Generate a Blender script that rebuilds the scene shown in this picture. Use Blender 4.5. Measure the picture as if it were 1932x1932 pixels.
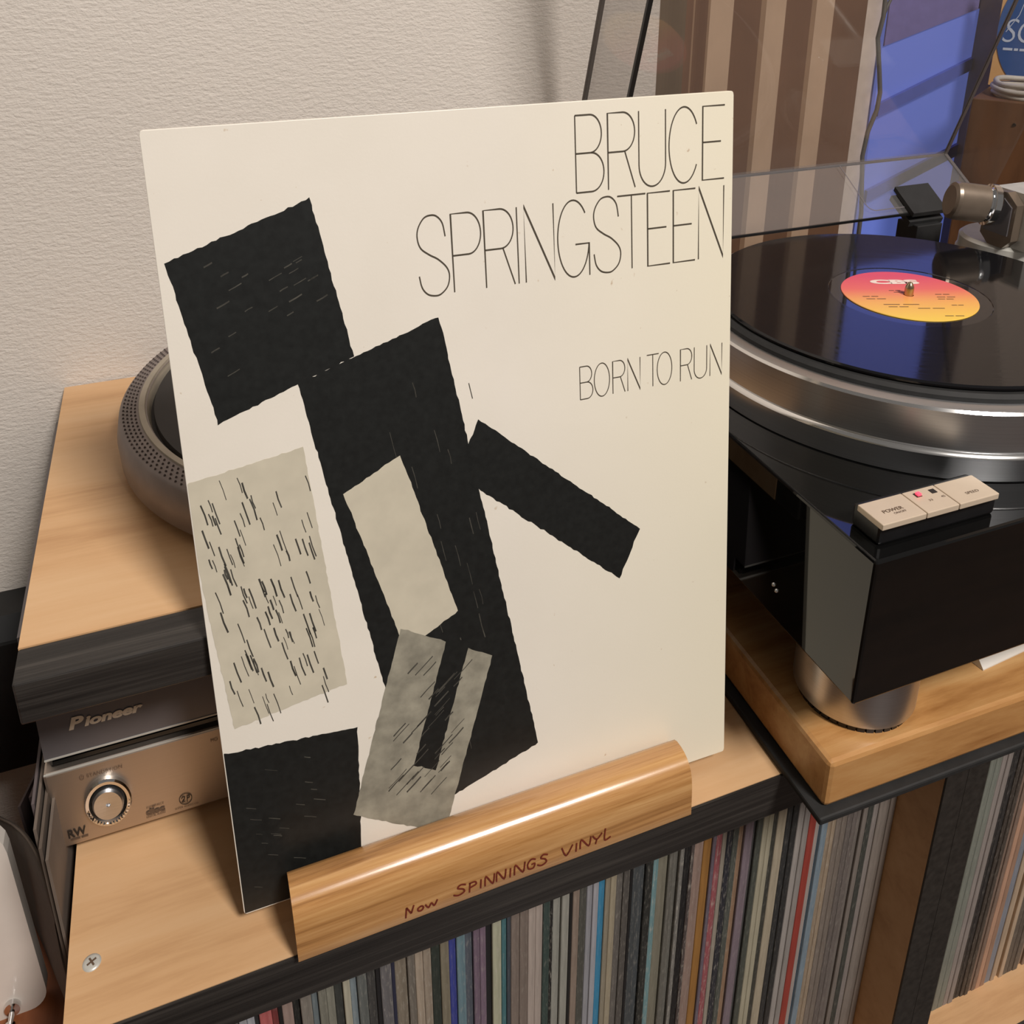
import bpy, bmesh, math, random
from mathutils import Vector, Matrix

for o in list(bpy.data.objects):
    bpy.data.objects.remove(o)
SC = bpy.context.scene
COL = SC.collection
random.seed(7)

# ---------------------------------------------------------------- camera, world, lamps, exposure
# metres; X runs along the shelf front, Y into the room's back wall, Z up; shelf top is Z = 0.
K = 1.4158                       # upright proportion of everything in this room
def zt(z):                       # height above the shelf top
    return K * (z + 0.38)

cam = bpy.data.cameras.new('camera')
cam_o = bpy.data.objects.new('camera', cam)
COL.objects.link(cam_o)
cam.sensor_width = 36.0
cam.sensor_fit = 'HORIZONTAL'
cam.lens = 31.85
cam.shift_x = -0.00196
cam.shift_y = -0.25293
cam.clip_start = 0.01
R = Matrix(((0.9344015, 0.11935575, -0.33563081),
            (-0.35621846, 0.3170359, -0.87897477),
            (0.00149632, 0.94087324, 0.33875554)))
cam_o.matrix_world = Matrix.Translation((0, 0, K * 0.38)) @ R.to_4x4()
SC.camera = cam_o

SC.view_settings.view_transform = 'Standard'
SC.view_settings.look = 'None'
SC.view_settings.gamma = 1.0
SC.view_settings.use_curve_mapping = False
SC.view_settings.exposure = 0.0

world = bpy.data.worlds.new('world')
SC.world = world
world.use_nodes = True
bg = world.node_tree.nodes['Background']
bg.inputs[0].default_value = (1.0, 0.93, 0.87, 1)
bg.inputs[1].default_value = 0.15

def area(name, loc, target, size, watts, color):
    l = bpy.data.lights.new(name, 'AREA')
    l.shape = 'DISK'
    l.size = size
    l.energy = watts
    l.color = color
    o = bpy.data.objects.new(name, l)
    COL.objects.link(o)
    o.location = loc
    o.rotation_euler = (Vector(target) - Vector(loc)).to_track_quat('-Z', 'Y').to_euler()
    return o
area('ceiling_lamp', (0.78, -1.40, 2.50), (0.2, 0.45, 0.1), 0.60, 92.0, (1.0, 0.94, 0.885))

# ---------------------------------------------------------------- materials
def nodes(name):
    m = bpy.data.materials.new(name)
    m.use_nodes = True
    nt = m.node_tree
    return m, nt, nt.nodes['Principled BSDF']

def N(nt, t, **kw):
    n = nt.nodes.new(t)
    for k, v in kw.items():
        if k.startswith('i_'):
            n.inputs[k[2:].replace('_', ' ')].default_value = v
        else:
            setattr(n, k, v)
    return n

def coords(nt, scale=(1, 1, 1), kind='Object'):
    tc = N(nt, 'ShaderNodeTexCoord')
    mp = N(nt, 'ShaderNodeMapping')
    mp.inputs['Scale'].default_value = scale
    nt.links.new(tc.outputs[kind], mp.inputs['Vector'])
    return mp.outputs['Vector']

def noise(nt, vec, scale, detail=4, rough=0.55, dist=0.0):
    n = N(nt, 'ShaderNodeTexNoise')
    n.inputs['Scale'].default_value = scale
    n.inputs['Detail'].default_value = detail
    n.inputs['Roughness'].default_value = rough
    n.inputs['Distortion'].default_value = dist
    nt.links.new(vec, n.inputs['Vector'])
    return n.outputs['Fac']

def ramp(nt, fac, stops):
    r = N(nt, 'ShaderNodeValToRGB')
    els = r.color_ramp.elements
    while len(els) < len(stops):
        els.new(0.5)
    for e, (p, c) in zip(els, stops):
        e.position = p
        e.color = (c[0], c[1], c[2], 1)
    nt.links.new(fac, r.inputs['Fac'])
    return r.outputs['Color']

def bump(nt, bsdf, h, strength, dist):
    b = N(nt, 'ShaderNodeBump')
    b.inputs['Strength'].default_value = strength
    b.inputs['Distance'].default_value = dist
    nt.links.new(h, b.inputs['Height'])
    nt.links.new(b.outputs['Normal'], bsdf.inputs['Normal'])

def sr(r, g, b):                 # sRGB 0..255 -> linear
    f = lambda c: ((c / 255 + 0.055) / 1.055) ** 2.4 if c > 10 else c / 255 / 12.92
    return (f(r), f(g), f(b))

def plain(name, col, rough=0.5, metal=0.0, var=0.08, scale=60, bmp=0.0, coat=0.0, spec=0.5):
    m, nt, b = nodes(name)
    v = coords(nt)
    f = noise(nt, v, scale)
    lo = tuple(c * (1 - var) for c in col)
    hi = tuple(min(1, c * (1 + var)) for c in col)
    nt.links.new(ramp(nt, f, [(0.3, lo), (0.7, hi)]), b.inputs['Base Color'])
    b.inputs['Roughness'].default_value = rough
    b.inputs['Metallic'].default_value = metal
    b.inputs['Coat Weight'].default_value = coat
    b.inputs['Coat Roughness'].default_value = 0.06
    b.inputs['Specular IOR Level'].default_value = spec
    if bmp:
        bump(nt, b, f, bmp, 0.001)
    return m

def wood(name, dark, mid, light, scale, rough=0.4, coat=0.0, bmp=0.05, wide=1.0, spec=0.5):
    m, nt, b = nodes(name)
    v = coords(nt, scale)
    f = noise(nt, v, 1.0 * wide, 5, 0.6, 0.6)
    g = noise(nt, v, 4.5 * wide, 6, 0.7, 0.2)
    mx = N(nt, 'ShaderNodeMath', operation='MULTIPLY_ADD')
    nt.links.new(g, mx.inputs[0])
    mx.inputs[1].default_value = 0.45
    nt.links.new(f, mx.inputs[2])
    nt.links.new(ramp(nt, mx.outputs[0], [(0.48, dark), (0.70, mid), (0.95, light)]), b.inputs['Base Color'])
    b.inputs['Roughness'].default_value = rough
    b.inputs['Coat Weight'].default_value = coat
    b.inputs['Coat Roughness'].default_value = 0.12
    b.inputs['Specular IOR Level'].default_value = spec
    bump(nt, b, g, bmp, 0.0006)
    return m

def brushed(name, col, scale, rough=0.3, var=0.12):
    m, nt, b = nodes(name)
    v = coords(nt, scale)
    f = noise(nt, v, 1.0, 4, 0.7)
    nt.links.new(ramp(nt, f, [(0.3, tuple(c * (1 - var) for c in col)), (0.7, col)]), b.inputs['Base Color'])
    b.inputs['Metallic'].default_value = 1.0
    b.inputs['Roughness'].default_value = rough
    bump(nt, b, f, 0.06, 0.0003)
    return m

def emit(name, col, s):
    m, nt, b = nodes(name)
    b.inputs['Base Color'].default_value = (*col, 1)
    b.inputs['Emission Color'].default_value = (*col, 1)
    b.inputs['Emission Strength'].default_value = s
    return m

def acrylic(name, tint, haze=0.03):
    m, nt, b = nodes(name)
    nt.nodes.remove(b)
    out = nt.nodes['Material Output']
    tr = N(nt, 'ShaderNodeBsdfTransparent')
    tr.inputs['Color'].default_value = (*tint, 1)
    gl = N(nt, 'ShaderNodeBsdfGlossy')
    gl.inputs['Roughness'].default_value = 0.03
    df = N(nt, 'ShaderNodeBsdfDiffuse')
    df.inputs['Color'].default_value = (0.55, 0.53, 0.52, 1)
    lw = N(nt, 'ShaderNodeLayerWeight')
    lw.inputs['Blend'].default_value = 0.5
    pw = N(nt, 'ShaderNodeMath', operation='POWER')
    nt.links.new(lw.outputs['Facing'], pw.inputs[0])
    pw.inputs[1].default_value = 5.0
    ma = N(nt, 'ShaderNodeMath', operation='MULTIPLY_ADD')
    nt.links.new(pw.outputs[0], ma.inputs[0])
    ma.inputs[1].default_value = 0.6
    ma.inputs[2].default_value = 0.035
    m1 = N(nt, 'ShaderNodeMixShader')
    nt.links.new(ma.outputs[0], m1.inputs['Fac'])
    nt.links.new(tr.outputs[0], m1.inputs[1])
    nt.links.new(gl.outputs[0], m1.inputs[2])
    m2 = N(nt, 'ShaderNodeMixShader')
    m2.inputs['Fac'].default_value = haze
    nt.links.new(m1.outputs[0], m2.inputs[1])
    nt.links.new(df.outputs[0], m2.inputs[2])
    nt.links.new(m2.outputs[0], out.inputs['Surface'])
    return m

M = {}
def wallpaper():
    m, nt, b = nodes('woven_wallpaper')
    v = coords(nt, (330, 1, 430))
    f = noise(nt, v, 1.0, 3, 0.6, 0.4)
    v2 = coords(nt, (120, 1, 420))
    g = noise(nt, v2, 1.0, 2, 0.5, 0.3)
    ad = N(nt, 'ShaderNodeMath', operation='ADD')
    nt.links.new(f, ad.inputs[0])
    nt.links.new(g, ad.inputs[1])
    v3 = coords(nt, (1, 1, 1))
    big = noise(nt, v3, 3.0, 2)
    nt.links.new(ramp(nt, big, [(0.3, sr(212, 204, 195)), (0.7, sr(219, 211, 202))]), b.inputs['Base Color'])
    b.inputs['Roughness'].default_value = 0.75
    bump(nt, b, ad.outputs[0], 0.42, 0.0018)
    return m
M['wallpaper'] = wallpaper()
M['far_wall'] = plain('plain_painted_wall', sr(196, 180, 166), 0.8)
M['side_wall'] = plain('olive_grey_painted_wall', sr(98, 92, 78), 0.8)
M['floor'] = wood('floor_boards', sr(44, 30, 22), sr(60, 42, 30), sr(76, 54, 40), (2, 25, 25))
M['beech'] = wood('beech_laminate', sr(186, 142, 100), sr(208, 166, 122), sr(216, 178, 136), (2.2, 24, 24), 0.42, 0.0, 0.02, spec=0.35)
M['beech_in'] = wood('beech_laminate_inner', sr(184, 140, 96), sr(202, 158, 112), sr(212, 170, 124), (2.2, 24, 24), 0.5)
M['ebony'] = wood('dark_ash_edging', sr(20, 18, 17), sr(41, 38, 36), sr(68, 64, 60), (3, 120, 170), 0.42, 0.0, 0.25)
M['ebony_in'] = plain('dark_ash_edging_upright', sr(44, 41, 38), 0.5, var=0.35, scale=160)
M['oak'] = wood('varnished_oak', sr(128, 84, 42), sr(184, 134, 80), sr(214, 168, 112), (4, 110, 110), 0.22, 0.7, 0.10)
M['slabwood'] = wood('cherry_slab', sr(150, 100, 52), sr(186, 136, 82), sr(206, 162, 108), (4, 34, 30), 0.38, 0.15, 0.05)
M['brownwood'] = wood('brown_cabinet_wood', sr(70, 44, 26), sr(98, 66, 42), sr(122, 84, 54), (14, 14, 2), 0.5)
M['redwood'] = wood('reddish_wood', sr(120, 66, 36), sr(150, 88, 52), sr(172, 106, 66), (10, 3, 10), 0.5)
M['black'] = plain('black_plastic', (0.008, 0.008, 0.009), 0.35, var=0.3)
M['blackmatt'] = plain('black_rubber', (0.014, 0.014, 0.014), 0.7, var=0.3)
M['lacquer'] = plain('black_piano_lacquer', (0.004, 0.004, 0.004), 0.03, var=0.1, coat=0.15, spec=0.5)
M['alu'] = brushed('turned_aluminium', (0.70, 0.71, 0.73), (3, 3, 900), 0.33)
M['aluring'] = brushed('polished_aluminium_lip', (0.85, 0.84, 0.82), (3, 3, 500), 0.14)
M['chrome'] = brushed('chrome', (0.82, 0.82, 0.82), (20, 20, 20), 0.08, 0.03)
M['silver'] = plain('silver_paint', sr(198, 196, 188), 0.36, 0.2)
M['champagne'] = brushed('champagne_panel', (0.58, 0.50, 0.43), (6, 6, 900), 0.48, 0.05)
M['keytop'] = plain('champagne_key', sr(208, 190, 168), 0.4, 0.15, var=0.03)
M['greypanel'] = plain('grey_display_panel', sr(112, 108, 110), 0.3, 0.35, var=0.04)
M['darkslot'] = plain('black_slot', (0.006, 0.007, 0.007), 0.25)
M['bronze'] = plain('brown_anodised', sr(132, 118, 104), 0.34, 0.55)
M['brass'] = plain('warm_steel', sr(190, 170, 140), 0.22, 1.0)
M['paper'] = plain('white_paper', sr(226, 222, 214), 0.6, var=0.02)
M['white'] = plain('white_gloss_plastic', sr(232, 224, 214), 0.22, var=0.02, coat=0.2)
M['taupe'] = plain('taupe_card', sr(94, 82, 72), 0.8, var=0.15, scale=30)
M['greycard'] = plain('grey_card', sr(108, 96, 86), 0.8, var=0.15, scale=30)
M['grime'] = plain('lilac_grey_card', sr(94, 84, 84), 0.8, var=0.12, scale=30)
M['bagcloth'] = plain('dark_taupe_cloth', sr(78, 68, 60), 0.85, var=0.15, scale=200)
M['plum'] = plain('plum_grey_card', sr(104, 88, 88), 0.8, var=0.12, scale=30)
M['plumdark'] = plain('dark_plum_card', sr(84, 70, 68), 0.8, var=0.12, scale=30)
M['blackpaint'] = plain('black_satin_paint', (0.009, 0.0095, 0.010), 0.45, var=0.2)
M['platmat'] = plain('charcoal_mat', sr(58, 54, 52), 0.75, var=0.06)
M['platrim'] = plain('dull_cast_aluminium', sr(138, 127, 123), 0.5, 0.3, var=0.12, scale=40)
M['platring'] = plain('worn_pale_ring', sr(172, 162, 146), 0.5, 0.3)
M['dotsilver'] = plain('stroboscope_stud', sr(88, 78, 74), 0.5, 0.4)
M['ink'] = plain('black_ink', (0.011, 0.012, 0.0115), 0.42, var=0.25, scale=220)
M['greyink'] = plain('grey_ink', sr(70, 68, 62), 0.45, var=0.4, scale=120)
M['midink'] = plain('mid_grey_ink', sr(150, 145, 130), 0.45, var=0.25, scale=90)
M['paleink'] = plain('pale_grey_ink', sr(206, 198, 178), 0.45, var=0.06, scale=60)
M['letterink'] = plain('thin_letter_ink', sr(78, 70, 58), 0.5, var=0.05)
M['pen'] = plain('dark_red_pen', sr(112, 42, 28), 0.5, var=0.25, scale=300)
M['greyprint'] = plain('brown_grey_print', sr(96, 76, 60), 0.5)
M['blackprint'] = plain('black_print', sr(40, 34, 30), 0.5)
M['whiteprint'] = plain('white_print', sr(246, 226, 214), 0.5, var=0.02)
M['goldlogo'] = plain('raised_gold_logo', sr(226, 208, 186), 0.4, 0.1)
M['beigefold'] = plain('beige_curtain_fold', sr(196, 168, 142), 0.9, var=0.1, scale=12)
M['brownfold'] = plain('brown_curtain_fold', sr(120, 88, 66), 0.9, var=0.12, scale=10)
M['tanfold'] = plain('tan_curtain_fold', sr(154, 124, 98), 0.9, var=0.12, scale=10)
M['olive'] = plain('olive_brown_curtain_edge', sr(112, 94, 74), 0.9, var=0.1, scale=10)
M['bluepane'] = emit('blue_dusk_pane', (0.092, 0.128, 0.405), 0.70)
M['bluepane_upper'] = emit('brighter_blue_dusk_pane', (0.10, 0.13, 0.46), 2.6)
M['blueband'] = plain('blue_grey_band', sr(84, 98, 178), 0.6)
M['blueshade'] = plain('violet_grey_shade', sr(112, 104, 158), 0.8)
M['orange'] = plain('tan_orange_card', sr(226, 176, 116), 0.6, var=0.04)
M['discblue'] = plain('blue_printed_disc', sr(52, 94, 156), 0.5, var=0.08, scale=30)
M['palewhite'] = plain('pale_blue_lettering', sr(206, 218, 236), 0.5, var=0.02)
M['cable'] = plain('grey_cable', sr(92, 88, 84), 0.5)
M['palecable'] = plain('pale_cable', sr(190, 184, 174), 0.5)
M['trim'] = plain('grey_brown_post', sr(116, 100, 92), 0.6)
M['cover'] = acrylic('clear_smoky_acrylic', (0.93, 0.925, 0.92), 0.035)
M['cover_rear'] = acrylic('clear_smoky_acrylic_rear', (0.90, 0.895, 0.89), 0.11)
M['coveredge'] = plain('dark_acrylic_edge', sr(92, 84, 80), 0.2, var=0.05)
M['coverseam'] = plain('smoky_acrylic_seam', sr(112, 106, 108), 0.25, var=0.05)
M['coveredgeblack'] = plain('black_gasket', sr(28, 28, 28), 0.4)
M['led'] = emit('red_lamp', (1.0, 0.06, 0.10), 1.6)

def cover_paper():
    m, nt, b = nodes('aged_cream_card')
    v = coords(nt)
    f = noise(nt, v, 9.0, 5, 0.6)
    base = ramp(nt, f, [(0.3, sr(234, 227, 214)), (0.7, sr(240, 233, 221))])
    # yellowing towards the right hand edge, in the object's own X
    sx = N(nt, 'ShaderNodeSeparateXYZ')
    nt.links.new(v, sx.inputs[0])
    mr = N(nt, 'ShaderNodeMapRange')
    mr.inputs[1].default_value = 0.17
    mr.inputs[2].default_value = 0.315
    mr.inputs[4].default_value = 0.85
    nt.links.new(sx.outputs['X'], mr.inputs[0])
    mx = N(nt, 'ShaderNodeMix', data_type='RGBA')
    nt.links.new(mr.outputs[0], mx.inputs['Factor'])
    nt.links.new(base, mx.inputs[6])
    mx.inputs[7].default_value = (*sr(238, 230, 206), 1)
    sp = noise(nt, v, 170, 2)
    mk = N(nt, 'ShaderNodeMapRange')
    mk.inputs[1].default_value = 0.74
    mk.inputs[2].default_value = 0.80
    nt.links.new(sp, mk.inputs[0])
    m2 = N(nt, 'ShaderNodeMix', data_type='RGBA')
    nt.links.new(mk.outputs[0], m2.inputs['Factor'])
    nt.links.new(mx.outputs[2], m2.inputs[6])
    m2.inputs[7].default_value = (*sr(206, 186, 160), 1)
    nt.links.new(m2.outputs[2], b.inputs['Base Color'])
    b.inputs['Roughness'].default_value = 0.42
    bump(nt, b, noise(nt, v, 700, 2), 0.08, 0.0004)
    return m
M['coverpaper'] = cover_paper()

def spine_mat():
    m, nt, b = nodes('record_spine_card')
    oi = N(nt, 'ShaderNodeObjectInfo')
    v = coords(nt, (260, 4, 22))
    f = noise(nt, v, 1.0, 3, 0.6)
    v2 = coords(nt, (700, 700, 110))
    rn = N(nt, 'ShaderNodeVectorMath', operation='ADD')
    nt.links.new(v2, rn.inputs[0])
    cx = N(nt, 'ShaderNodeCombineXYZ')
    ml = N(nt, 'ShaderNodeMath', operation='MULTIPLY')
    nt.links.new(oi.outputs['Random'], ml.inputs[0])
    ml.inputs[1].default_value = 91.0
    nt.links.new(ml.outputs[0], cx.inputs['Z'])
    nt.links.new(cx.outputs[0], rn.inputs[1])
    g = noise(nt, rn.outputs[0], 1.0, 4, 0.7)
    st = N(nt, 'ShaderNodeMapRange')
    st.inputs[1].default_value = 0.52
    st.inputs[2].default_value = 0.72
    nt.links.new(g, st.inputs[0])
    lo = N(nt, 'ShaderNodeMix', data_type='RGBA', blend_type='MULTIPLY')
    lo.inputs['Factor'].default_value = 1.0
    nt.links.new(oi.outputs['Color'], lo.inputs[6])
    nt.links.new(ramp(nt, f, [(0.25, (0.72, 0.72, 0.72)), (0.75, (1.12, 1.12, 1.12))]), lo.inputs[7])
    mx = N(nt, 'ShaderNodeMix', data_type='RGBA')
    mf = N(nt, 'ShaderNodeMath', operation='MULTIPLY')
    nt.links.new(st.outputs[0], mf.inputs[0])
    nt.links.new(oi.outputs['Alpha'], mf.inputs[1])
    nt.links.new(mf.outputs[0], mx.inputs['Factor'])
    nt.links.new(lo.outputs[2], mx.inputs[6])
    mx.inputs[7].default_value = (*sr(190, 184, 172), 1)
    nt.links.new(mx.outputs[2], b.inputs['Base Color'])
    b.inputs['Roughness'].default_value = 0.6
    return m
M['spine'] = spine_mat()

def vinyl():
    m, nt, b = nodes('black_vinyl')
    tc = N(nt, 'ShaderNodeTexCoord')
    ln = N(nt, 'ShaderNodeVectorMath', operation='LENGTH')
    sx = N(nt, 'ShaderNodeVectorMath', operation='MULTIPLY')
    sx.inputs[1].default_value = (1, 1, 0)
    nt.links.new(tc.outputs['Object'], sx.inputs[0])
    nt.links.new(sx.outputs[0], ln.inputs[0])
    no = N(nt, 'ShaderNodeTexNoise', noise_dimensions='1D')
    no.inputs['Scale'].default_value = 260
    no.inputs['Detail'].default_value = 5
    nt.links.new(ln.outputs['Value'], no.inputs['W'])
    mr = N(nt, 'ShaderNodeMapRange')
    mr.inputs[1].default_value = 0.3
    mr.inputs[2].default_value = 0.7
    mr.inputs[3].default_value = 0.04
    mr.inputs[4].default_value = 0.10
    nt.links.new(no.outputs['Fac'], mr.inputs[0])
    b.inputs['Base Color'].default_value = (0.006, 0.006, 0.007, 1)
    nt.links.new(mr.outputs[0], b.inputs['Roughness'])
    b.inputs['Specular IOR Level'].default_value = 0.42
    return m
M['vinyl'] = vinyl()
M['deadwax'] = plain('smooth_vinyl', (0.006, 0.006, 0.008), 0.03, var=0.05, spec=0.9)

def label_mat():
    m, nt, b = nodes('sunset_record_label')
    v = coords(nt)
    d = N(nt, 'ShaderNodeVectorMath', operation='DOT_PRODUCT')
    nt.links.new(v, d.inputs[0])
    d.inputs[1].default_value = (0.351, 0.937, 0)
    mr = N(nt, 'ShaderNodeMapRange')
    mr.inputs[1].default_value = -0.05
    mr.inputs[2].default_value = 0.05
    nt.links.new(d.outputs['Value'], mr.inputs[0])
    nt.links.new(ramp(nt, mr.outputs[0], [(0.05, sr(248, 206, 84)), (0.36, sr(244, 176, 92)), (0.62, sr(236, 112, 100)), (0.9, sr(226, 84, 104))]), b.inputs['Base Color'])
    b.inputs['Roughness'].default_value = 0.45
    return m
M['label'] = label_mat()

# ---------------------------------------------------------------- mesh helpers
class MB:
    def __init__(s):
        s.v, s.f, s.m, s.sm = [], [], [], []
        s.mats = []
    def mi(s, mat):
        if mat not in s.mats:
            s.mats.append(mat)
        return s.mats.index(mat)
    def face(s, pts, mat, smooth=False):
        i = len(s.v)
        s.v += [tuple(p) for p in pts]
        s.f.append(tuple(range(i, i + len(pts))))
        s.m.append(s.mi(mat)); s.sm.append(smooth)
    def mesh(s, verts, faces, mat, smooth=False):
        i = len(s.v)
        s.v += [tuple(p) for p in verts]
        for f in faces:
            s.f.append(tuple(i + k for k in f)); s.m.append(s.mi(mat)); s.sm.append(smooth)
    def box(s, x0, x1, y0, y1, z0, z1, mat, rot=0.0, piv=(0, 0)):
        P = [(x, y, z) for z in (z0, z1) for y in (y0, y1) for x in (x0, x1)]
        if rot:
            c, n = math.cos(rot), math.sin(rot)
            P = [(piv[0] + (x - piv[0]) * c - (y - piv[1]) * n, piv[1] + (x - piv[0]) * n + (y - piv[1]) * c, z) for x, y, z in P]
        s.mesh(P, [(0, 2, 3, 1), (4, 5, 7, 6), (0, 1, 5, 4), (2, 6, 7, 3), (0, 4, 6, 2), (1, 3, 7, 5)], mat)
    def lathe(s, o, prof, mat, seg=64, ax=(1, 0, 0), ay=(0, 1, 0), az=(0, 0, 1), smooth=False, a0=0.0, a1=2 * math.pi):
        """prof: (r, h) pairs round axis az at o; each band has its own vertices so edges stay crisp"""
        o, ax, ay, az = Vector(o), Vector(ax), Vector(ay), Vector(az)
        full = abs(a1 - a0 - 2 * math.pi) < 1e-6
        def ring(r, h):
            return [o + ax * (r * math.cos(a0 + (a1 - a0) * k / seg)) + ay * (r * math.sin(a0 + (a1 - a0) * k / seg)) + az * h for k in range(seg if full else seg + 1)]
        n = seg if full else seg + 1
        if smooth:
            rings = [ring(*p) for p in prof]
            V = [q for r in rings for q in r]
            F = []
            for j in range(len(prof) - 1):
                for k in range(seg):
                    k2 = (k + 1) % n
                    F.append((j * n + k, j * n + k2, (j + 1) * n + k2, (j + 1) * n + k))
            s.mesh(V, F, mat, True)
        else:
            for (r0, h0), (r1, h1) in zip(prof, prof[1:]):
                V = ring(r0, h0) + ring(r1, h1)
                s.mesh(V, [(k, (k + 1) % n, n + (k + 1) % n, n + k) for k in range(seg)], mat, True)
    def tube(s, pts, r, mat, seg=10):
        pts = [Vector(p) for p in pts]
        rings = []
        for i, p in enumerate(pts):
            t = (pts[min(i + 1, len(pts) - 1)] - pts[max(i - 1, 0)]).normalized()
            a = t.orthogonal().normalized() if i == 0 else (rings[-1][1] - t * rings[-1][1].dot(t)).normalized()
            b = t.cross(a)
            rr = r[i] if isinstance(r, (list, tuple)) else r
            rings.append(([p + (a * math.cos(2 * math.pi * k / seg) + b * math.sin(2 * math.pi * k / seg)) * rr for k in range(seg)], a))
        V = [q for g, _ in rings for q in g]
        F = [(j * seg + k, j * seg + (k + 1) % seg, (j + 1) * seg + (k + 1) % seg, (j + 1) * seg + k) for j in range(len(pts) - 1) for k in range(seg)]
        F += [tuple(range(seg))[::-1], tuple((len(pts) - 1) * seg + k for k in range(seg))]
        s.mesh(V, F, mat, True)
    def prism(s, prof, p0, p1, place, mat, smooth=False):
        """closed profile list (a, b); place(t, a, b) -> point, swept from p0 to p1"""
        n = len(prof)
        A = [place(p0, *q) for q in prof]
        B = [place(p1, *q) for q in prof]
        if smooth:
            s.mesh(A + B, [(k, (k + 1) % n, n + (k + 1) % n, n + k) for k in range(n)], mat, True)
        else:
            for k in range(n):
                s.face([A[k], A[(k + 1) % n], B[(k + 1) % n], B[k]], mat)
        s.face(A[::-1], mat); s.face(B, mat)

def wpos(o):
    p = Vector((0, 0, 0))
    while o:
        p += o.location
        o = o.parent
    return p

def obj(name, mb, parent=None, loc=None, bevel=0.0, seg=2, weld=True):
    """links the collected shapes as ONE mesh object (vertices given in room coordinates)"""
    base = wpos(parent) if parent else Vector((0, 0, 0))
    loc = Vector(loc) if loc is not None else base
    me = bpy.data.meshes.new(name)
    me.from_pydata([(Vector(v) - loc) for v in mb.v], [], mb.f)
    for m in mb.mats:
        me.materials.append(M[m])
    me.polygons.foreach_set('material_index', mb.m)
    me.polygons.foreach_set('use_smooth', mb.sm)
    bm = bmesh.new(); bm.from_mesh(me)
    bmesh.ops.recalc_face_normals(bm, faces=bm.faces)
    bmesh.ops.triangulate(bm, faces=[f for f in bm.faces if len(f.verts) > 4])
    bm.to_mesh(me); bm.free()
    me.update()
    o = bpy.data.objects.new(name, me)
    COL.objects.link(o)
    if parent:
        o.parent = parent
    o.location = loc - base
    if bevel:
        b = o.modifiers.new('bevel', 'BEVEL')
        b.width = bevel; b.segments = seg; b.limit_method = 'ANGLE'; b.angle_limit = math.radians(40)
    return o

def thing(name, label, cat, loc, group=None):
    o = bpy.data.objects.new(name, None)
    COL.objects.link(o)
    o.location = loc
    o.empty_display_size = 0.02
    return tag(o, label, cat, group)

def tag(o, label, cat, group=None):
    o['label'] = label; o['category'] = cat
    if group:
        o['group'] = group
    return o

def structure(name, mb, parent=None, bevel=0.0):
    o = obj(name, mb, parent, bevel=bevel)
    if not parent:
        o['kind'] = 'structure'
    return o

def bx(name, parent, x0, x1, y0, y1, z0, z1, mat, bevel=0.0, rot=0.0, piv=(0, 0)):
    mb = MB(); mb.box(x0, x1, y0, y1, z0, z1, mat, rot, piv)
    return obj(name, mb, parent, bevel=bevel)

def text_geo(s, bold=0.0, shear=0.0, space=1.0):
    cu = bpy.data.curves.new('lettering', 'FONT')
    cu.body = s; cu.offset = bold; cu.shear = shear; cu.space_character = space; cu.resolution_u = 4
    o = bpy.data.objects.new('lettering', cu)
    COL.objects.link(o)
    dg = bpy.context.evaluated_depsgraph_get()
    me = o.evaluated_get(dg).to_mesh()
    V = [v.co.copy() for v in me.vertices]
    F = [tuple(p.vertices) for p in me.polygons]
    o.evaluated_get(dg).to_mesh_clear()
    bpy.data.objects.remove(o); bpy.data.curves.remove(cu)
    x0, x1 = min(v.x for v in V), max(v.x for v in V)
    y0, y1 = min(v.y for v in V), max(v.y for v in V)
    return [((v.x - x0) / (x1 - x0), (v.y - y0) / (y1 - y0)) for v in V], F

def text(mb, s, place, w, h, mat, bold=0.0, shear=0.0, space=1.0):
    """place(a, b) -> point, a in 0..w along the line, b in 0..h upwards"""
    V, F = text_geo(s, bold, shear, space)
    mb.mesh([place(a * w, b * h) for a, b in V], F, mat)

def ribbon(mb, pts, w, place, mat, closed=False):
    """flat pen stroke of width w along pts (a, b) laid on a surface by place(a, b)"""
    n = len(pts); L, Rr = [], []
    for i in range(n):
        if closed:
            p, q = pts[i - 1], pts[(i + 1) % n]
        else:
            p, q = pts[max(i - 1, 0)], pts[min(i + 1, n - 1)]
        d = math.hypot(q[0] - p[0], q[1] - p[1]) or 1
        k = w / 2
        if 0 < i < n - 1 or closed:
            a = pts[i - 1]; b = pts[i]; c = pts[(i + 1) % n]
            u = (b[0] - a[0], b[1] - a[1]); v = (c[0] - b[0], c[1] - b[1])
            lu, lv = math.hypot(*u) or 1, math.hypot(*v) or 1
            cs = max(-1, min(1, (u[0] * v[0] + u[1] * v[1]) / lu / lv))
            k = w / 2 / max(0.35, math.sqrt((1 + cs) / 2))
        nx, ny = -(q[1] - p[1]) / d * k, (q[0] - p[0]) / d * k
        L.append(place(pts[i][0] + nx, pts[i][1] + ny)); Rr.append(place(pts[i][0] - nx, pts[i][1] - ny))
    m = n if closed else n - 1
    mb.mesh(L + Rr, [(i, (i + 1) % n, n + (i + 1) % n, n + i) for i in range(m)], mat)

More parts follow.
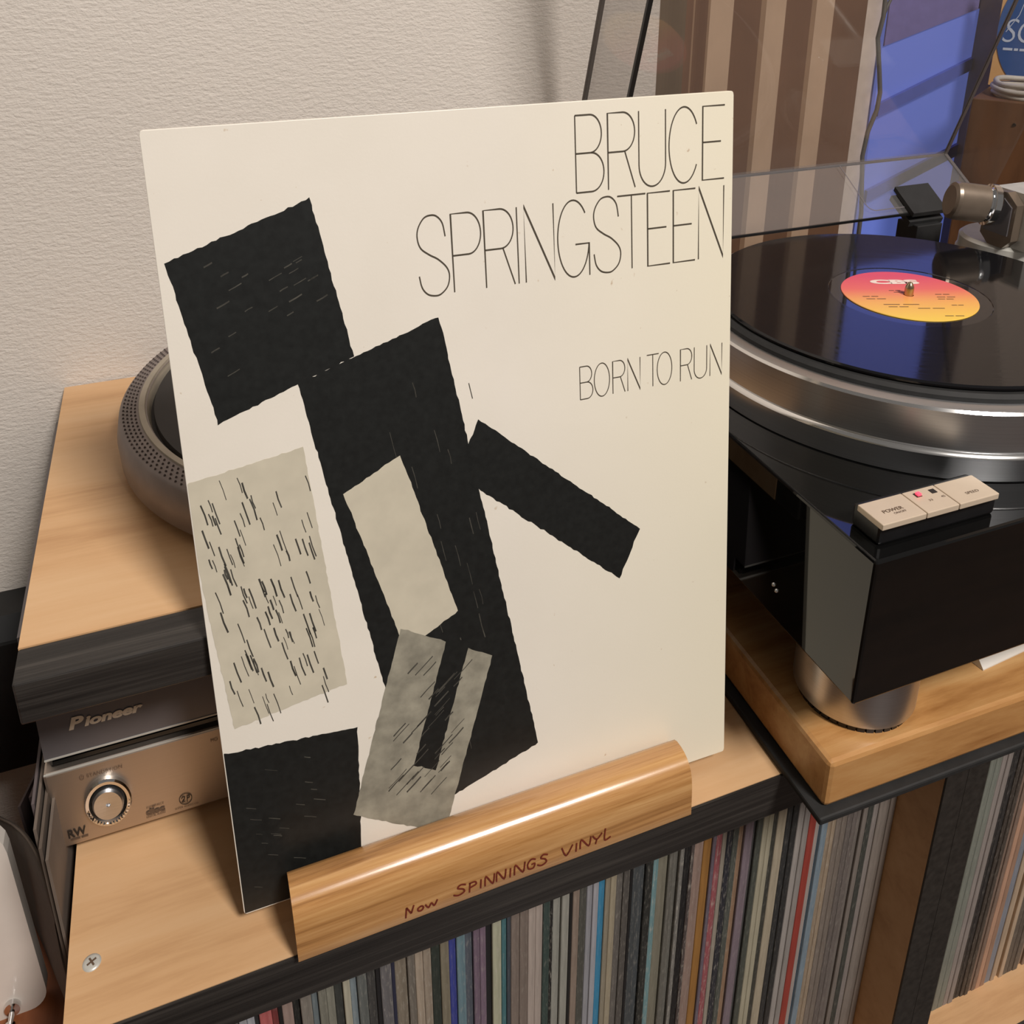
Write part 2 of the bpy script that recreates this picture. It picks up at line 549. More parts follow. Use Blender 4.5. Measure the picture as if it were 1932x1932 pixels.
# ---------------------------------------------------------------- the room
FZ = zt(-0.745)
mb = MB(); mb.box(-1.6, 2.4, -1.6, 1.4, FZ - 0.05, FZ, 'floor'); structure('floor', mb)
mb = MB(); mb.box(-1.6, 0.4285, 0.745, 0.80, FZ, 2.6, 'wallpaper'); structure('wall_back', mb, bevel=0.006)
mb = MB(); mb.box(0.30, 2.4, 1.05, 1.10, FZ, 2.6, 'far_wall'); structure('wall_alcove', mb)
mb = MB(); mb.box(-1.65, -1.6, -1.6, 0.745, FZ, 2.6, 'side_wall'); structure('wall_left', mb)
mb = MB(); mb.box(2.4, 2.45, -1.6, 1.05, FZ, 2.6, 'far_wall'); structure('wall_right', mb)

# window in the alcove: blue dusk light through the pane
win = thing('window_1', '', '', (0.958, 1.045, zt(-0.45)))
del win['label'], win['category']
win['kind'] = 'structure'
bx('pane', win, 0.9575, 1.20, 1.040, 1.046, zt(-0.45), zt(-0.035), 'bluepane')
bx('pane', win, 0.9575, 1.20, 1.040, 1.046, zt(-0.035), zt(0.36), 'bluepane_upper')
mb = MB()
for (xa, za, xb, zb, hw) in ((0.958, -0.176, 1.19, -0.118, 0.0065), (0.958, -0.268, 1.19, -0.21, 0.0065)):
    mb.prism([(1.030, -hw), (1.036, -hw), (1.036, hw), (1.030, hw)], 0, 1,
             lambda t, y, h, xa=xa, za=za, xb=xb, zb=zb: (xa + (xb - xa) * t, y, zt(za + (zb - za) * t + h)), 'blueband')
obj('slanting_band', mb, win)  # blue-grey slanting bands laid across the lower pane
mb = MB()
mb.prism([(1.0365, 0), (1.039, 0), (1.039, 1), (1.0365, 1)], 0, 1,
         lambda t, y, h: (0.958 + 0.24 * t, y, zt((-0.112 + 0.048 * t) * (1 - h) - 0.030 * h)), 'blueshade')
obj('upper_shade', mb, win)
mb = MB(); mb.box(1.122, 1.147, 0.985, 1.035, FZ, 1.9, 'trim'); structure('trim_1', mb, bevel=0.002)

# pleated curtain behind the lid; folds alternate brown and beige, with tan slivers
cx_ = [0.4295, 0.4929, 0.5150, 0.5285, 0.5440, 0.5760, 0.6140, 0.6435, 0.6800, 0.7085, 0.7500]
cm_ = ['olive', 'olive', 'brownfold', 'brownfold', 'beigefold', 'brownfold', 'beigefold', 'brownfold', 'beigefold', 'brownfold']
cur = thing('pleated_curtain', 'pleated curtain with alternating brown and beige folds hanging behind the clear turntable lid', 'curtain', (0.59, 0.85, FZ + 0.02))
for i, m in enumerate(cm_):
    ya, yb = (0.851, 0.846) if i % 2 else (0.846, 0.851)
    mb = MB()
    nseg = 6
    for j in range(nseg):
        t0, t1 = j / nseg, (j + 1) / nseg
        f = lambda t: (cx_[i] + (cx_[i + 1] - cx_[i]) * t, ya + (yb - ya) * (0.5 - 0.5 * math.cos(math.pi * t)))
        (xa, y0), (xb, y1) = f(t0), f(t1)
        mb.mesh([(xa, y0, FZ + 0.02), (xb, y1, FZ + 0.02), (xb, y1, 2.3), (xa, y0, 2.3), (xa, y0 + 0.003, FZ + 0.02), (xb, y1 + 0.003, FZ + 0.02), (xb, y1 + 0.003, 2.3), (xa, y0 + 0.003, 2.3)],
                [(0, 1, 2, 3), (4, 7, 6, 5), (0, 4, 5, 1), (3, 2, 6, 7)], 'tanfold' if m == 'brownfold' and j == nseg - 1 and i < 8 else m)
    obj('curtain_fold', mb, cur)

# thin dark cable hanging by the window
mb = MB()
P = [(0.900, 0.985, 0.20), (0.8969, 0.98, -0.0636), (0.8976, 0.98, -0.0784), (0.8931, 0.98, -0.0982), (0.8985, 0.98, -0.115), (0.9037, 0.98, -0.1308), (0.9095, 0.98, -0.15), (0.9082, 0.98, -0.1663), (0.8974, 0.98, -0.1882), (0.8939, 0.98, -0.2123), (0.9055, 0.98, -0.2706), (0.91, 0.98, -0.5)]
mb.tube([(x, y, zt(z)) for x, y, z in P], 0.0030, 'cable', 8)
mb.tube([(0.8976, 0.98, zt(-0.0784)), (0.903, 0.981, zt(-0.069)), (0.910, 0.982, zt(-0.060)), (0.912, 0.983, zt(-0.03))], 0.0022, 'cable', 8)
tag(obj('hanging_cable', mb, loc=(0.9, 0.98, zt(-0.5))), 'thin grey cable hanging down beside the blue window', 'cable')

# ---------------------------------------------------------------- record cabinets
def cabinet(label, x0, x1):
    t = thing('record_cabinet', label, 'cabinet', (x0, 0.3624, FZ))
    y0, y1 = 0.3624, 0.742
    e = 0.0015
    th = 0.0215
    top = MB(); top.box(x0, x1, y0, y1, zt(-0.404), 0, 'beech')
    to = obj('top_panel', top, t)
    mb = MB(); mb.box(x0 - 0.0002, x1 + 0.0002, y0 - e, y0 + 0.0003, zt(-0.4042), -0.0006, 'ebony')
    obj('top_edge_band', mb, to)
    for xa in (x0, x1 - th):
        mb = MB(); mb.box(xa, xa + th, y0, y1, zt(-0.7077), zt(-0.4042), 'beech_in')
        so = obj('side_panel', mb, t)
        mb = MB(); mb.box(xa, xa + th, y0 - e, y0 + 0.0003, zt(-0.7077), zt(-0.4044), 'ebony_in')
        obj('side_edge_band', mb, so)
    mb = MB(); mb.box(x0, x1, y0, y1, zt(-0.732), zt(-0.7078), 'beech')
    bo = obj('bottom_panel', mb, t)
    mb = MB(); mb.box(x0, x1, y0 - e, y0 + 0.0003, zt(-0.732), zt(-0.7082), 'ebony')
    obj('bottom_edge_band', mb, bo)
    mb = MB(); mb.box(x0 + 0.01, x1 - 0.01, y1 - 0.006, y1, zt(-0.7077), zt(-0.4045), 'ebony_in')
    obj('back_panel', mb, t)
    for xa in (x0 + 0.03, x1 - 0.07):
        for ya in (y0 + 0.03, y1 - 0.07):
            mb = MB(); mb.box(xa, xa + 0.04, ya, ya + 0.04, FZ, zt(-0.732), 'black')
            obj('foot', mb, t)
    return t
cabA = cabinet('pale wood record cabinet with dark edging under the cream album stand', -0.1090, 0.5123)
cabB = cabinet('pale wood record cabinet with dark edging under the black turntable', 0.5127, 1.134)

# screw head in the top of the first cabinet
mb = MB()
mb.lathe((-0.0966, 0.3981, 0), [(0.0049, 0.0), (0.0046, 0.0006), (0.0030, 0.0009), (0.0, 0.0010)], 'silver', 24, smooth=True)
mb.box(-0.0966 - 0.0026, -0.0966 + 0.0026, 0.3981 - 0.0005, 0.3981 + 0.0005, 0.0006, 0.00112, 'greyprint', 0.5, (-0.0966, 0.3981))
mb.box(-0.0966 - 0.0005, -0.0966 + 0.0005, 0.3981 - 0.0026, 0.3981 + 0.0026, 0.0006, 0.00114, 'greyprint', 0.5, (-0.0966, 0.3981))
sc = obj('screw_head', mb, [c for c in cabA.children if c.name.startswith('top_panel')][0])
sc['label'] = 'small silver cross-head screw'

# ---------------------------------------------------------------- records standing in the cabinets
ZB, ZTOP = zt(-0.7077), zt(-0.4095)
REC_Y = 0.400
spine_cache = {}
def spine_mesh(w):
    k = round(w, 4)
    if k not in spine_cache:
        mb = MB()
        h, d, r = ZTOP - ZB, 0.31, min(0.0007, k * 0.22)
        x = k / 2 - 0.00003
        # rounded spine, flat sides and back
        prof = [(-x, d), (-x, r), (-x + r * 0.35, r * 0.3), (-x + r, 0), (x - r, 0), (x - r * 0.35, r * 0.3), (x, r), (x, d)]
        n = len(prof)
        V = [(a, b, 0) for a, b in prof] + [(a, b, h) for a, b in prof]
        mb.mesh(V, [(i, (i + 1) % n, n + (i + 1) % n, n + i) for i in range(n)] + [tuple(range(n))[::-1], tuple(range(n, 2 * n))], 'spine')
        me = bpy.data.meshes.new('record_sleeve')
        me.from_pydata(mb.v, [], mb.f)
        me.materials.append(M['spine'])
        spine_cache[k] = me
    return spine_cache[k]

ORD = ['', 'first', 'second', 'third', 'fourth', 'fifth', 'sixth', 'seventh', 'eighth', 'ninth', 'tenth', 'eleventh', 'twelfth', 'thirteenth', 'fourteenth', 'fifteenth', 'sixteenth', 'seventeenth', 'eighteenth', 'nineteenth', 'twentieth', 'twenty-first', 'twenty-second', 'twenty-third', 'twenty-fourth', 'twenty-fifth', 'twenty-sixth']
# (x start, x end, sRGB, colour words, landmark name or None, speckle)
def px2x(u):                     # spine positions measured along the row, left compartment
    return 0.4838 + (u - 1690) * 0.0004145
bands = [
 (319, 345, (128, 120, 108), 'beige grey', None, .3), (345, 375, (52, 50, 50), 'near-black', None, .2),
 (375, 415, (120, 108, 98), 'taupe', None, .3), (415, 440, (70, 72, 74), 'slate', None, .3),
 (440, 456, (96, 96, 96), 'grey', None, .3), (456, 478, (150, 152, 158), 'pale blue-grey', None, .2), (478, 485, (40, 40, 42), 'black', None, 0),
 (485, 503, (158, 84, 84), 'rose red', 'rose red spine', .2), (503, 512, (112, 50, 50), 'dark red', None, .2), (512, 518, (24, 24, 24), 'black', None, 0),
 (518, 534, (146, 126, 118), 'pinkish beige', None, .3), (534, 545, (30, 32, 30), 'black', None, .1),
 (545, 562, (132, 126, 118), 'grey-taupe', None, .3), (562, 572, (104, 114, 118), 'blue-grey', None, .2), (572, 597, (122, 121, 110), 'olive grey', None, .3),
 (597, 610, (60, 63, 60), 'dark grey', None, .1), (610, 621, (172, 168, 150), 'pale cream', 'pale cream spine', .3), (621, 632, (124, 136, 142), 'blue-grey', None, .3),
 (632, 647, (96, 100, 98), 'grey', None, .3), (647, 661, (64, 63, 62), 'dark grey', None, .2), (661, 668, (26, 26, 28), 'black', None, 0),
 (668, 686, (96, 94, 96), 'grey', None, .4), (686, 692, (40, 42, 62), 'navy', None, 0), (692, 712, (126, 116, 102), 'taupe', None, .5),
 (712, 724, (106, 100, 92), 'dark taupe', None, .4), (724, 751, (158, 144, 128), 'beige', 'broad beige spine', .5), (751, 766, (48, 56, 50), 'green-black', None, .1),
 (766, 781, (132, 124, 106), 'olive beige', None, .2), (781, 793, (58, 66, 140), 'vivid blue', 'vivid blue spine', .15), (793, 808, (112, 140, 150), 'light blue-grey', None, .3),
 (808, 822, (80, 85, 94), 'slate', None, .3), (822, 844, (116, 98, 114), 'purple grey', None, .3), (844, 855, (26, 26, 28), 'black', None, 0),
 (855, 871, (160, 160, 138), 'cream green', 'cream green lettered spine', .9), (871, 880, (70, 112, 118), 'teal', None, .2), (880, 887, (70, 78, 88), 'dark blue-grey', None, .1),
 (887, 918, (118, 106, 98), 'taupe', None, .2), (918, 945, (158, 146, 138), 'pinkish beige', 'plain pinkish beige spine', .15), (945, 958, (56, 72, 68), 'dark green', None, .2),
 (958, 965, (24, 24, 24), 'black', None, .7), (965, 994, (156, 155, 146), 'light grey', None, .3), (994, 1000, (24, 24, 24), 'black', None, 0),
 (1000, 1013, (138, 122, 110), 'tan', None, .2), (1013, 1027, (82, 82, 76), 'dark grey', None, .2), (1027, 1049, (146, 146, 152), 'pale lavender grey', None, .2),
 (1049, 1061, (52, 118, 152), 'bright sky blue', 'bright sky blue spine', .15), (1061, 1071, (132, 124, 108), 'grey-tan', None, .2), (1071, 1083, (148, 138, 118), 'cream', None, .3),
 (1083, 1109, (88, 84, 80), 'dark grey', None, .3), (1109, 1114, (22, 22, 24), 'black', None, 0), (1114, 1140, (72, 77, 80), 'dark slate', None, .3),
 (1140, 1155, (42, 44, 42), 'black', None, .3), (1155, 1166, (106, 138, 142), 'aqua', 'aqua lettered spine', .7), (1166, 1186, (118, 114, 100), 'olive beige', None, .15),
 (1186, 1207, (94, 92, 86), 'grey taupe', None, .3), (1207, 1216, (110, 108, 104), 'white-flecked grey', None, .9), (1216, 1229, (20, 20, 22), 'black', None, .1),
 (1229, 1237, (70, 62, 60), 'dark mottled', None, .8), (1237, 1257, (142, 120, 110), 'pinkish taupe', None, .3), (1257, 1274, (160, 114, 58), 'orange-tan', 'orange-tan spine', .0),
 (1274, 1282, (102, 92, 104), 'grey-purple', None, .2), (1282, 1295, (158, 86, 92), 'mottled pink-red', None, .8), (1295, 1305, (146, 138, 126), 'beige', None, .3),
 (1305, 1318, (40, 42, 50), 'black-navy', None, .5), (1318, 1331, (82, 86, 80), 'grey-green', None, .4), (1331, 1344, (150, 120, 96), 'peach-brown', 'peach-brown spine', .3),
 (1344, 1362, (108, 96, 104), 'purple-grey', None, .2), (1362, 1370, (78, 76, 76), 'dark grey', None, .1), (1370, 1383, (66, 70, 64), 'dark greenish', None, .2),
 (1383, 1406, (158, 152, 132), 'cream beige', 'cream beige spine', .2), (1406, 1417, (60, 60, 54), 'dark', None, .2), (1417, 1437, (148, 138, 120), 'beige', None, .3),
 (1437, 1463, (44, 45, 46), 'black', None, .15), (1463, 1490, (146, 140, 136), 'pale grey', None, .2),
 (1490, 1507, (156, 62, 52), 'brick red', 'brick red spine', .0), (1507, 1517, (166, 154, 148), 'grey-pink', None, .1), (1517, 1522, (196, 214, 228), 'thin white-blue', 'thin white-blue spine', 0),
 (1522, 1537, (116, 132, 144), 'slate blue', None, .3), (1537, 1558, (138, 122, 104), 'tan', None, .5), (1558, 1585, (116, 106, 98), 'taupe', None, .25),
 (1585, 1612, (104, 96, 92), 'grey-brown', None, .3), (1612, 1636, (118, 110, 104), 'grey', None, .15), (1636, 1650, (58, 60, 56), 'dark greenish', None, .2), (1650, 1664, (128, 120, 116), 'grey', None, .2), (1664, 1706, (138, 128, 120), 'greyish beige', None, .15)]

def record_row(items, group, where):
    """items: (x0, x1, rgb, words, landmark, speckle) left to right, each split into single records"""
    rows = []
    for x0, x1, rgb, words, lm, sp in items:
        n = max(1, round((x1 - x0) / 0.0058))
        for k in range(n):
            rows.append([x0 + (x1 - x0) * k / n, (x1 - x0) / n, rgb, words, lm if k == 0 else None, sp])
    lms = [i for i, r in enumerate(rows) if r[4]]
    for i, (x, w, rgb, words, lm, sp) in enumerate(rows):
        o = bpy.data.objects.new('record_sleeve', spine_mesh(w))
        COL.objects.link(o)
        o.location = (x + w / 2, REC_Y + random.choice((0, 0, 0, 0.0008, 0.002, -0.0006)), ZB)
        j = random.uniform(0.90, 1.10)
        c = sr(*[min(255, v * j * 1.04 + 3) for v in rgb])
        o.color = (c[0], c[1], c[2], min(1, sp))
        if lm:
            lab = f'{lm} of a record {where}'
        else:
            near = min(lms, key=lambda q: abs(q - i))
            d = i - near
            lab = f'{words} record spine, {ORD[abs(d)]} to the {"right" if d > 0 else "left"} of the {rows[near][4]}'
        tag(o, lab, 'record', group)
    return len(rows)

record_row([(px2x(a), px2x(b), c, wd, lm, sp) for a, b, c, wd, lm, sp in bands], 'records in the compartment below the album stand', 'below the album stand')
xb = 0.5348
bandsB = []
for w, c, wd, lm, sp in [(.008, (134, 124, 112), 'grey-tan', None, .3), (.008, (62, 50, 42), 'chipped dark brown', 'chipped dark brown spine', .6), (.016, (150, 132, 120), 'pinkish taupe', None, .15),
                         (.010, (104, 94, 84), 'taupe', None, .2), (.004, (150, 136, 78), 'thin yellow', 'thin yellow spine', .2), (.012, (104, 108, 112), 'slate', None, .3), (.014, (114, 118, 110), 'green-grey', None, .2),
                         (.012, (132, 124, 120), 'lilac grey', None, .2), (.010, (44, 42, 42), 'black', 'broad black spine', .2), (.010, (70, 62, 56), 'dark brown', None, .3), (.010, (120, 100, 88), 'brown-beige', None, .3),
                         (.012, (168, 132, 110), 'salmon beige', None, .2), (.008, (120, 124, 134), 'blue-grey', None, .2), (.016, (170, 150, 128), 'cream', None, .2), (.02, (96, 88, 80), 'grey-brown', None, .3), (.02, (140, 120, 104), 'tan', None, .3)]:
    bandsB.append((xb, xb + w, c, wd, lm, sp)); xb += w
record_row(bandsB, 'records in the compartment below the turntable', 'below the turntable')

# ---------------------------------------------------------------- compact disc player under the riser
CX0, CX1, CY = -0.1170, 0.3000, 0.469
cd = thing('disc_player', 'champagne metal disc player between the cabinet top and the upper board', 'disc player', (CX0, CY, 0))
bx('body', cd, CX0 + 0.003, CX1 - 0.003, CY + 0.012, 0.735, zt(-0.3735), zt(-0.2676), 'greypanel')
lower = bx('lower_front', cd, CX0, CX1, CY, CY + 0.012, zt(-0.3746), zt(-0.3322), 'champagne', 0.0016)
up = MB()
up.prism([(CY - 0.001, zt(-0.3238)), (CY + 0.012, zt(-0.3238)), (CY + 0.012, zt(-0.2676)), (CY + 0.003, zt(-0.2676))], CX0 + 0.003, CX1 - 0.003, lambda t, a, b: (t, a, b), 'greypanel')
upo = obj('upper_front', up, cd, bevel=0.0008)
mb = MB(); mb.box(CX0 + 0.003, CX1 - 0.003, CY - 0.0014, CY - 0.0006, zt(-0.3242), zt(-0.3234), 'silver'); obj('bright_edge', mb, upo)
mb = MB(); mb.box(CX0 + 0.0006, CX1 - 0.0006, CY - 0.0002, CY + 0.0006, zt(-0.3326), zt(-0.3320), 'silver'); obj('bright_edge', mb, lower)
upo['label'] = 'dark grey upper panel with raised maker lettering'
bx('tray_slot', cd, CX0 + 0.004, CX1 - 0.004, CY + 0.006, CY + 0.012, zt(-0.3321), zt(-0.3239), 'darkslot')
bx('tray_lip', cd, CX0 + 0.006, CX1 - 0.006, CY + 0.0025, CY + 0.006, zt(-0.3298), zt(-0.3278), 'darkslot')
bx('side_cheek', cd, CX0 + 0.0002, CX0 + 0.004, CY + 0.0125, 0.735, zt(-0.3735), zt(-0.2676), 'greypanel')
for xa in (CX0 + 0.03, CX1 - 0.06):
    for ya in (CY + 0.03, 0.68):
        mb = MB(); mb.lathe((xa, ya, 0), [(0.0, 0.0), (0.016, 0.0), (0.016, zt(-0.3735)), (0, zt(-0.3735))], 'black', 24)
        obj('foot', mb, cd).location.z += 0.0003
KX, KZ = -0.0856, zt(-0.3544)
AX = dict(ax=(1, 0, 0), ay=(0, 0, K), az=(0, -1, 0))
mb = MB()
mb.lathe((KX, CY, KZ), [(0.0132, 0.0), (0.0132, 0.0026), (0.0124, 0.0036), (0.0106, 0.0032), (0.0102, 0.0020)], 'chrome', 48, **AX)
mb.lathe((KX, CY, KZ), [(0.0102, 0.0020), (0.0092, 0.0010), (0.0084, 0.0010)], 'darkslot', 48, **AX)
kn = obj('power_ring', mb, cd)
kn['label'] = 'faceted chrome ring'
mb = MB()
mb.lathe((KX, CY, KZ), [(0.0088, 0.0008), (0.0087, 0.0038), (0.0078, 0.0050), (0.0012, 0.0042), (0.0010, 0.0030), (0, 0.0030)], 'alu', 48, **AX)
obj('power_button', mb, kn)
mb = MB()
for k in range(20):
    a = math.pi * (1.05 + 0.9 * k / 19)
    mb.mesh([(KX + 0.0122 * math.cos(a + d) * 1.0, CY - 0.0037, KZ + K * 0.0122 * math.sin(a + d)) for d in (-0.05, 0.05)] + [(KX + 0.0108 * math.cos(a + d), CY - 0.0041 - 0.0004 * (k % 2), KZ + K * 0.0108 * math.sin(a + d)) for d in (0.05, -0.05)], [(0, 1, 2, 3)], 'chrome')
obj('ring_facets', mb, kn)['kind'] = 'stuff'
def front(x0, z0, dy=0.0004, slope=0.0):
    return lambda a, b: (x0 + a, CY - dy, zt(z0) + K * b)
mb = MB()
text(mb, 'RW', front(-0.1108, -0.3697), 0.0102, 0.0047, 'blackprint', 0.03)
ribbon(mb, [(0, 0), (0.0054, 0)], 0.0008, front(-0.1100, -0.3709), 'greyprint')
ribbon(mb, [(0.0060, 0), (0.0098, 0)], 0.0008, front(-0.1100, -0.3709), 'greyprint')
text(mb, 'STANDBY/ON', front(-0.0945, -0.3392), 0.0196, 0.0017, 'greyprint')
text(mb, 'MO', front(-0.0235, -0.3392), 0.0042, 0.0017, 'greyprint')
obj('badge_print', mb, lower)
mb = MB()
ribbon(mb, [(0.0011 * math.cos(t), 0.0011 * math.sin(t)) for t in [math.pi / 2 + 0.6 + k * (2 * math.pi - 1.2) / 14 for k in range(15)]], 0.0003, front(-0.0972, -0.3384), 'greyprint')
ribbon(mb, [(0, 0.0003), (0, 0.0014)], 0.0003, front(-0.0972, -0.3384), 'greyprint')
obj('standby_symbol', mb, lower)
mb = MB()
# disc emblem
text(mb, 'disc', front(-0.0668, -0.3702), 0.0112, 0.0036, 'greyprint', 0.05)
text(mb, 'COMPACT', front(-0.0660, -0.3661), 0.0104, 0.0009, 'greyprint', 0.02)
text(mb, 'DIGITAL AUDIO', front(-0.0668, -0.3716), 0.0112, 0.0010, 'greyprint', 0.02)
obj('disc_emblem', mb, lower)
mb = MB()
# round emblem with a curl inside
e = front(-0.0430, -0.3671)
ribbon(mb, [(0.0037 * math.cos(t), 0.0031 * math.sin(t)) for t in [k * 2 * math.pi / 28 for k in range(28)]], 0.0004, e, 'blackprint', True)
ribbon(mb, [(-0.0024, 0.0006), (-0.0014, 0.0016), (-0.0004, 0.0012), (-0.0008, 0.0), (-0.0022, -0.0014), (-0.0004, -0.0014)], 0.0005, e, 'blackprint')
ribbon(mb, [(0.0006, -0.0020), (0.0010, 0.0), (0.0010, 0.0014), (0.0022, 0.0016), (0.0024, 0.0004), (0.0012, 0.0)], 0.0005, e, 'blackprint')
text(mb, 'SUPER AUDIO CD', front(-0.0500, -0.3719), 0.0140, 0.0009, 'greyprint')
obj('round_emblem', mb, lower)
mb = MB()
ylog = lambda z: CY - 0.0016 + 0.004 * (z + 0.3238) / 0.0562
text(mb, 'P', lambda a, b: (-0.0984 + a, ylog(-0.3117 + b) , zt(-0.3117 + b)), 0.0088, 0.0060, 'goldlogo', 0.045, 0.25)
text(mb, 'ioneer', lambda a, b: (-0.0900 + a, ylog(-0.3117 + b), zt(-0.3117 + b)), 0.0322, 0.0047, 'goldlogo', 0.045, 0.25)
obj('maker_lettering', mb, upo)

# ---------------------------------------------------------------- upper board on the player, with the bare platter
t = thing('riser_board', 'pale wood board with dark front strip lying on the disc player', 'board', (-0.1072, 0.4136, zt(-0.2674)))
rz0, rz1 = zt(-0.2674), zt(-0.249)
bd = bx('board', t, -0.1072, 0.300, 0.4395, 0.742, rz0, rz1, 'beech')
bx('dark_front_strip', t, -0.1073, 0.300, 0.4137, 0.4394, rz0 - 0.0004, rz1 - 0.0003, 'ebony', 0.0012)

PC = (0.1172, 0.6073)
t = thing('bare_platter', 'heavy grey metal turntable platter with studded rim on the upper board', 'platter', (PC[0], PC[1], rz1))
mb = MB()
mb.lathe((*PC, 0), [(0.10, zt(-0.249)), (0.10, zt(-0.2475)), (0.135, zt(-0.2465)), (0.172, zt(-0.2455)), (0.1775, zt(-0.2425)), (0.1780, zt(-0.232)), (0.1755, zt(-0.2238)), (0.1738, zt(-0.2224)), (0.1622, zt(-0.2206)), (0.1570, zt(-0.2210))], 'platrim', 160, smooth=True)
obj('platter_body', mb, t)
mb = MB(); mb.lathe((*PC, 0), [(0.1624, zt(-0.2206)), (0.1620, zt(-0.2198)), (0.1582, zt(-0.2198)), (0.1572, zt(-0.2225)), (0.1550, zt(-0.2260))], 'platring', 160)
obj('pale_ring', mb, t)
mb = MB(); mb.lathe((*PC, 0), [(0.1557, zt(-0.2260)), (0.1530, zt(-0.2260)), (0.1525, zt(-0.2225)), (0.141, zt(-0.2222)), (0.0, zt(-0.2222))], 'platmat', 160)
obj('slip_mat', mb, t)
mb = MB()
for row in range(4):
    r = 0.1645 + row * 0.0026
    h = zt(-0.2210 - row * 0.0004)
    n = 200
    for k in range(n):
        a = 2 * math.pi * (k + 0.5 * (row % 2)) / n
        c0, s0 = math.cos(a), math.sin(a)
        cx, cy = PC[0] + r * c0, PC[1] + r * s0
        q = 0.00085
        V = [(cx + q * math.cos(b), cy + q * math.sin(b), h) for b in [j * math.pi / 3 for j in range(6)]]
        V += [(cx + q * 0.5 * math.cos(b), cy + q * 0.5 * math.sin(b), h + 0.0011) for b in [j * math.pi / 3 for j in range(6)]]
        mb.mesh(V, [(j, (j + 1) % 6, 6 + (j + 1) % 6, 6 + j) for j in range(6)] + [tuple(range(6, 12))], 'dotsilver')
o = obj('rim_studs', mb, t); o['kind'] = 'stuff'
mb = MB(); mb.lathe((*PC, 0), [(0.0036, zt(-0.2222)), (0.0036, zt(-0.213)), (0.001, zt(-0.210)), (0, zt(-0.210))], 'chrome', 20)
obj('spindle', mb, t)

# ---------------------------------------------------------------- album on its wooden stand
B0 = Vector((-0.01528, 0.38668, zt(-0.37211)))
yaw, lean = math.radians(-0.644), math.radians(9.829)
UX = Vector((math.cos(yaw), math.sin(yaw), 0))
WY = Vector((-math.sin(yaw), math.cos(yaw), 0))
UP = WY * (0.315 * math.sin(lean)) + Vector((0, 0, K * 0.315 * math.cos(lean)))
NR = -(UX.cross(UP)).normalized()
if NR.y > 0:
    NR = -NR
def cv(u, v, n=0.0):             # millimetres on the cover: u right, v down, n metres out of the face
    return B0 + UX * (u / 1000) + UP * ((315 - v) / 315) + NR * n
alb = thing('album_sleeve', 'cream record sleeve with thin black lettering and black-and-grey print, propped on the oak stand', 'record sleeve', B0)
mb = MB()
r = 1.6
outl = []
for (cx, cy, a0) in ((r, r, math.pi), (315 - r, r, 1.5 * math.pi), (315 - r, 315 - r, 0), (r, 315 - r, 0.5 * math.pi)):
    for k in range(4):
        a = a0 + k * math.pi / 6
        outl.append((cx + r * math.cos(a), cy + r * math.sin(a)))
T = -0.0038
n = len(outl)
V = [cv(u, v, 0) for u, v in outl] + [cv(u, v, T) for u, v in outl]
mb.mesh(V, [tuple(range(n)), tuple(range(n, 2 * n))[::-1]] + [(i, n + i, n + (i + 1) % n, (i + 1) % n) for i in range(n)], 'coverpaper')
card = obj('card_sleeve', mb, alb, bevel=0.0006)

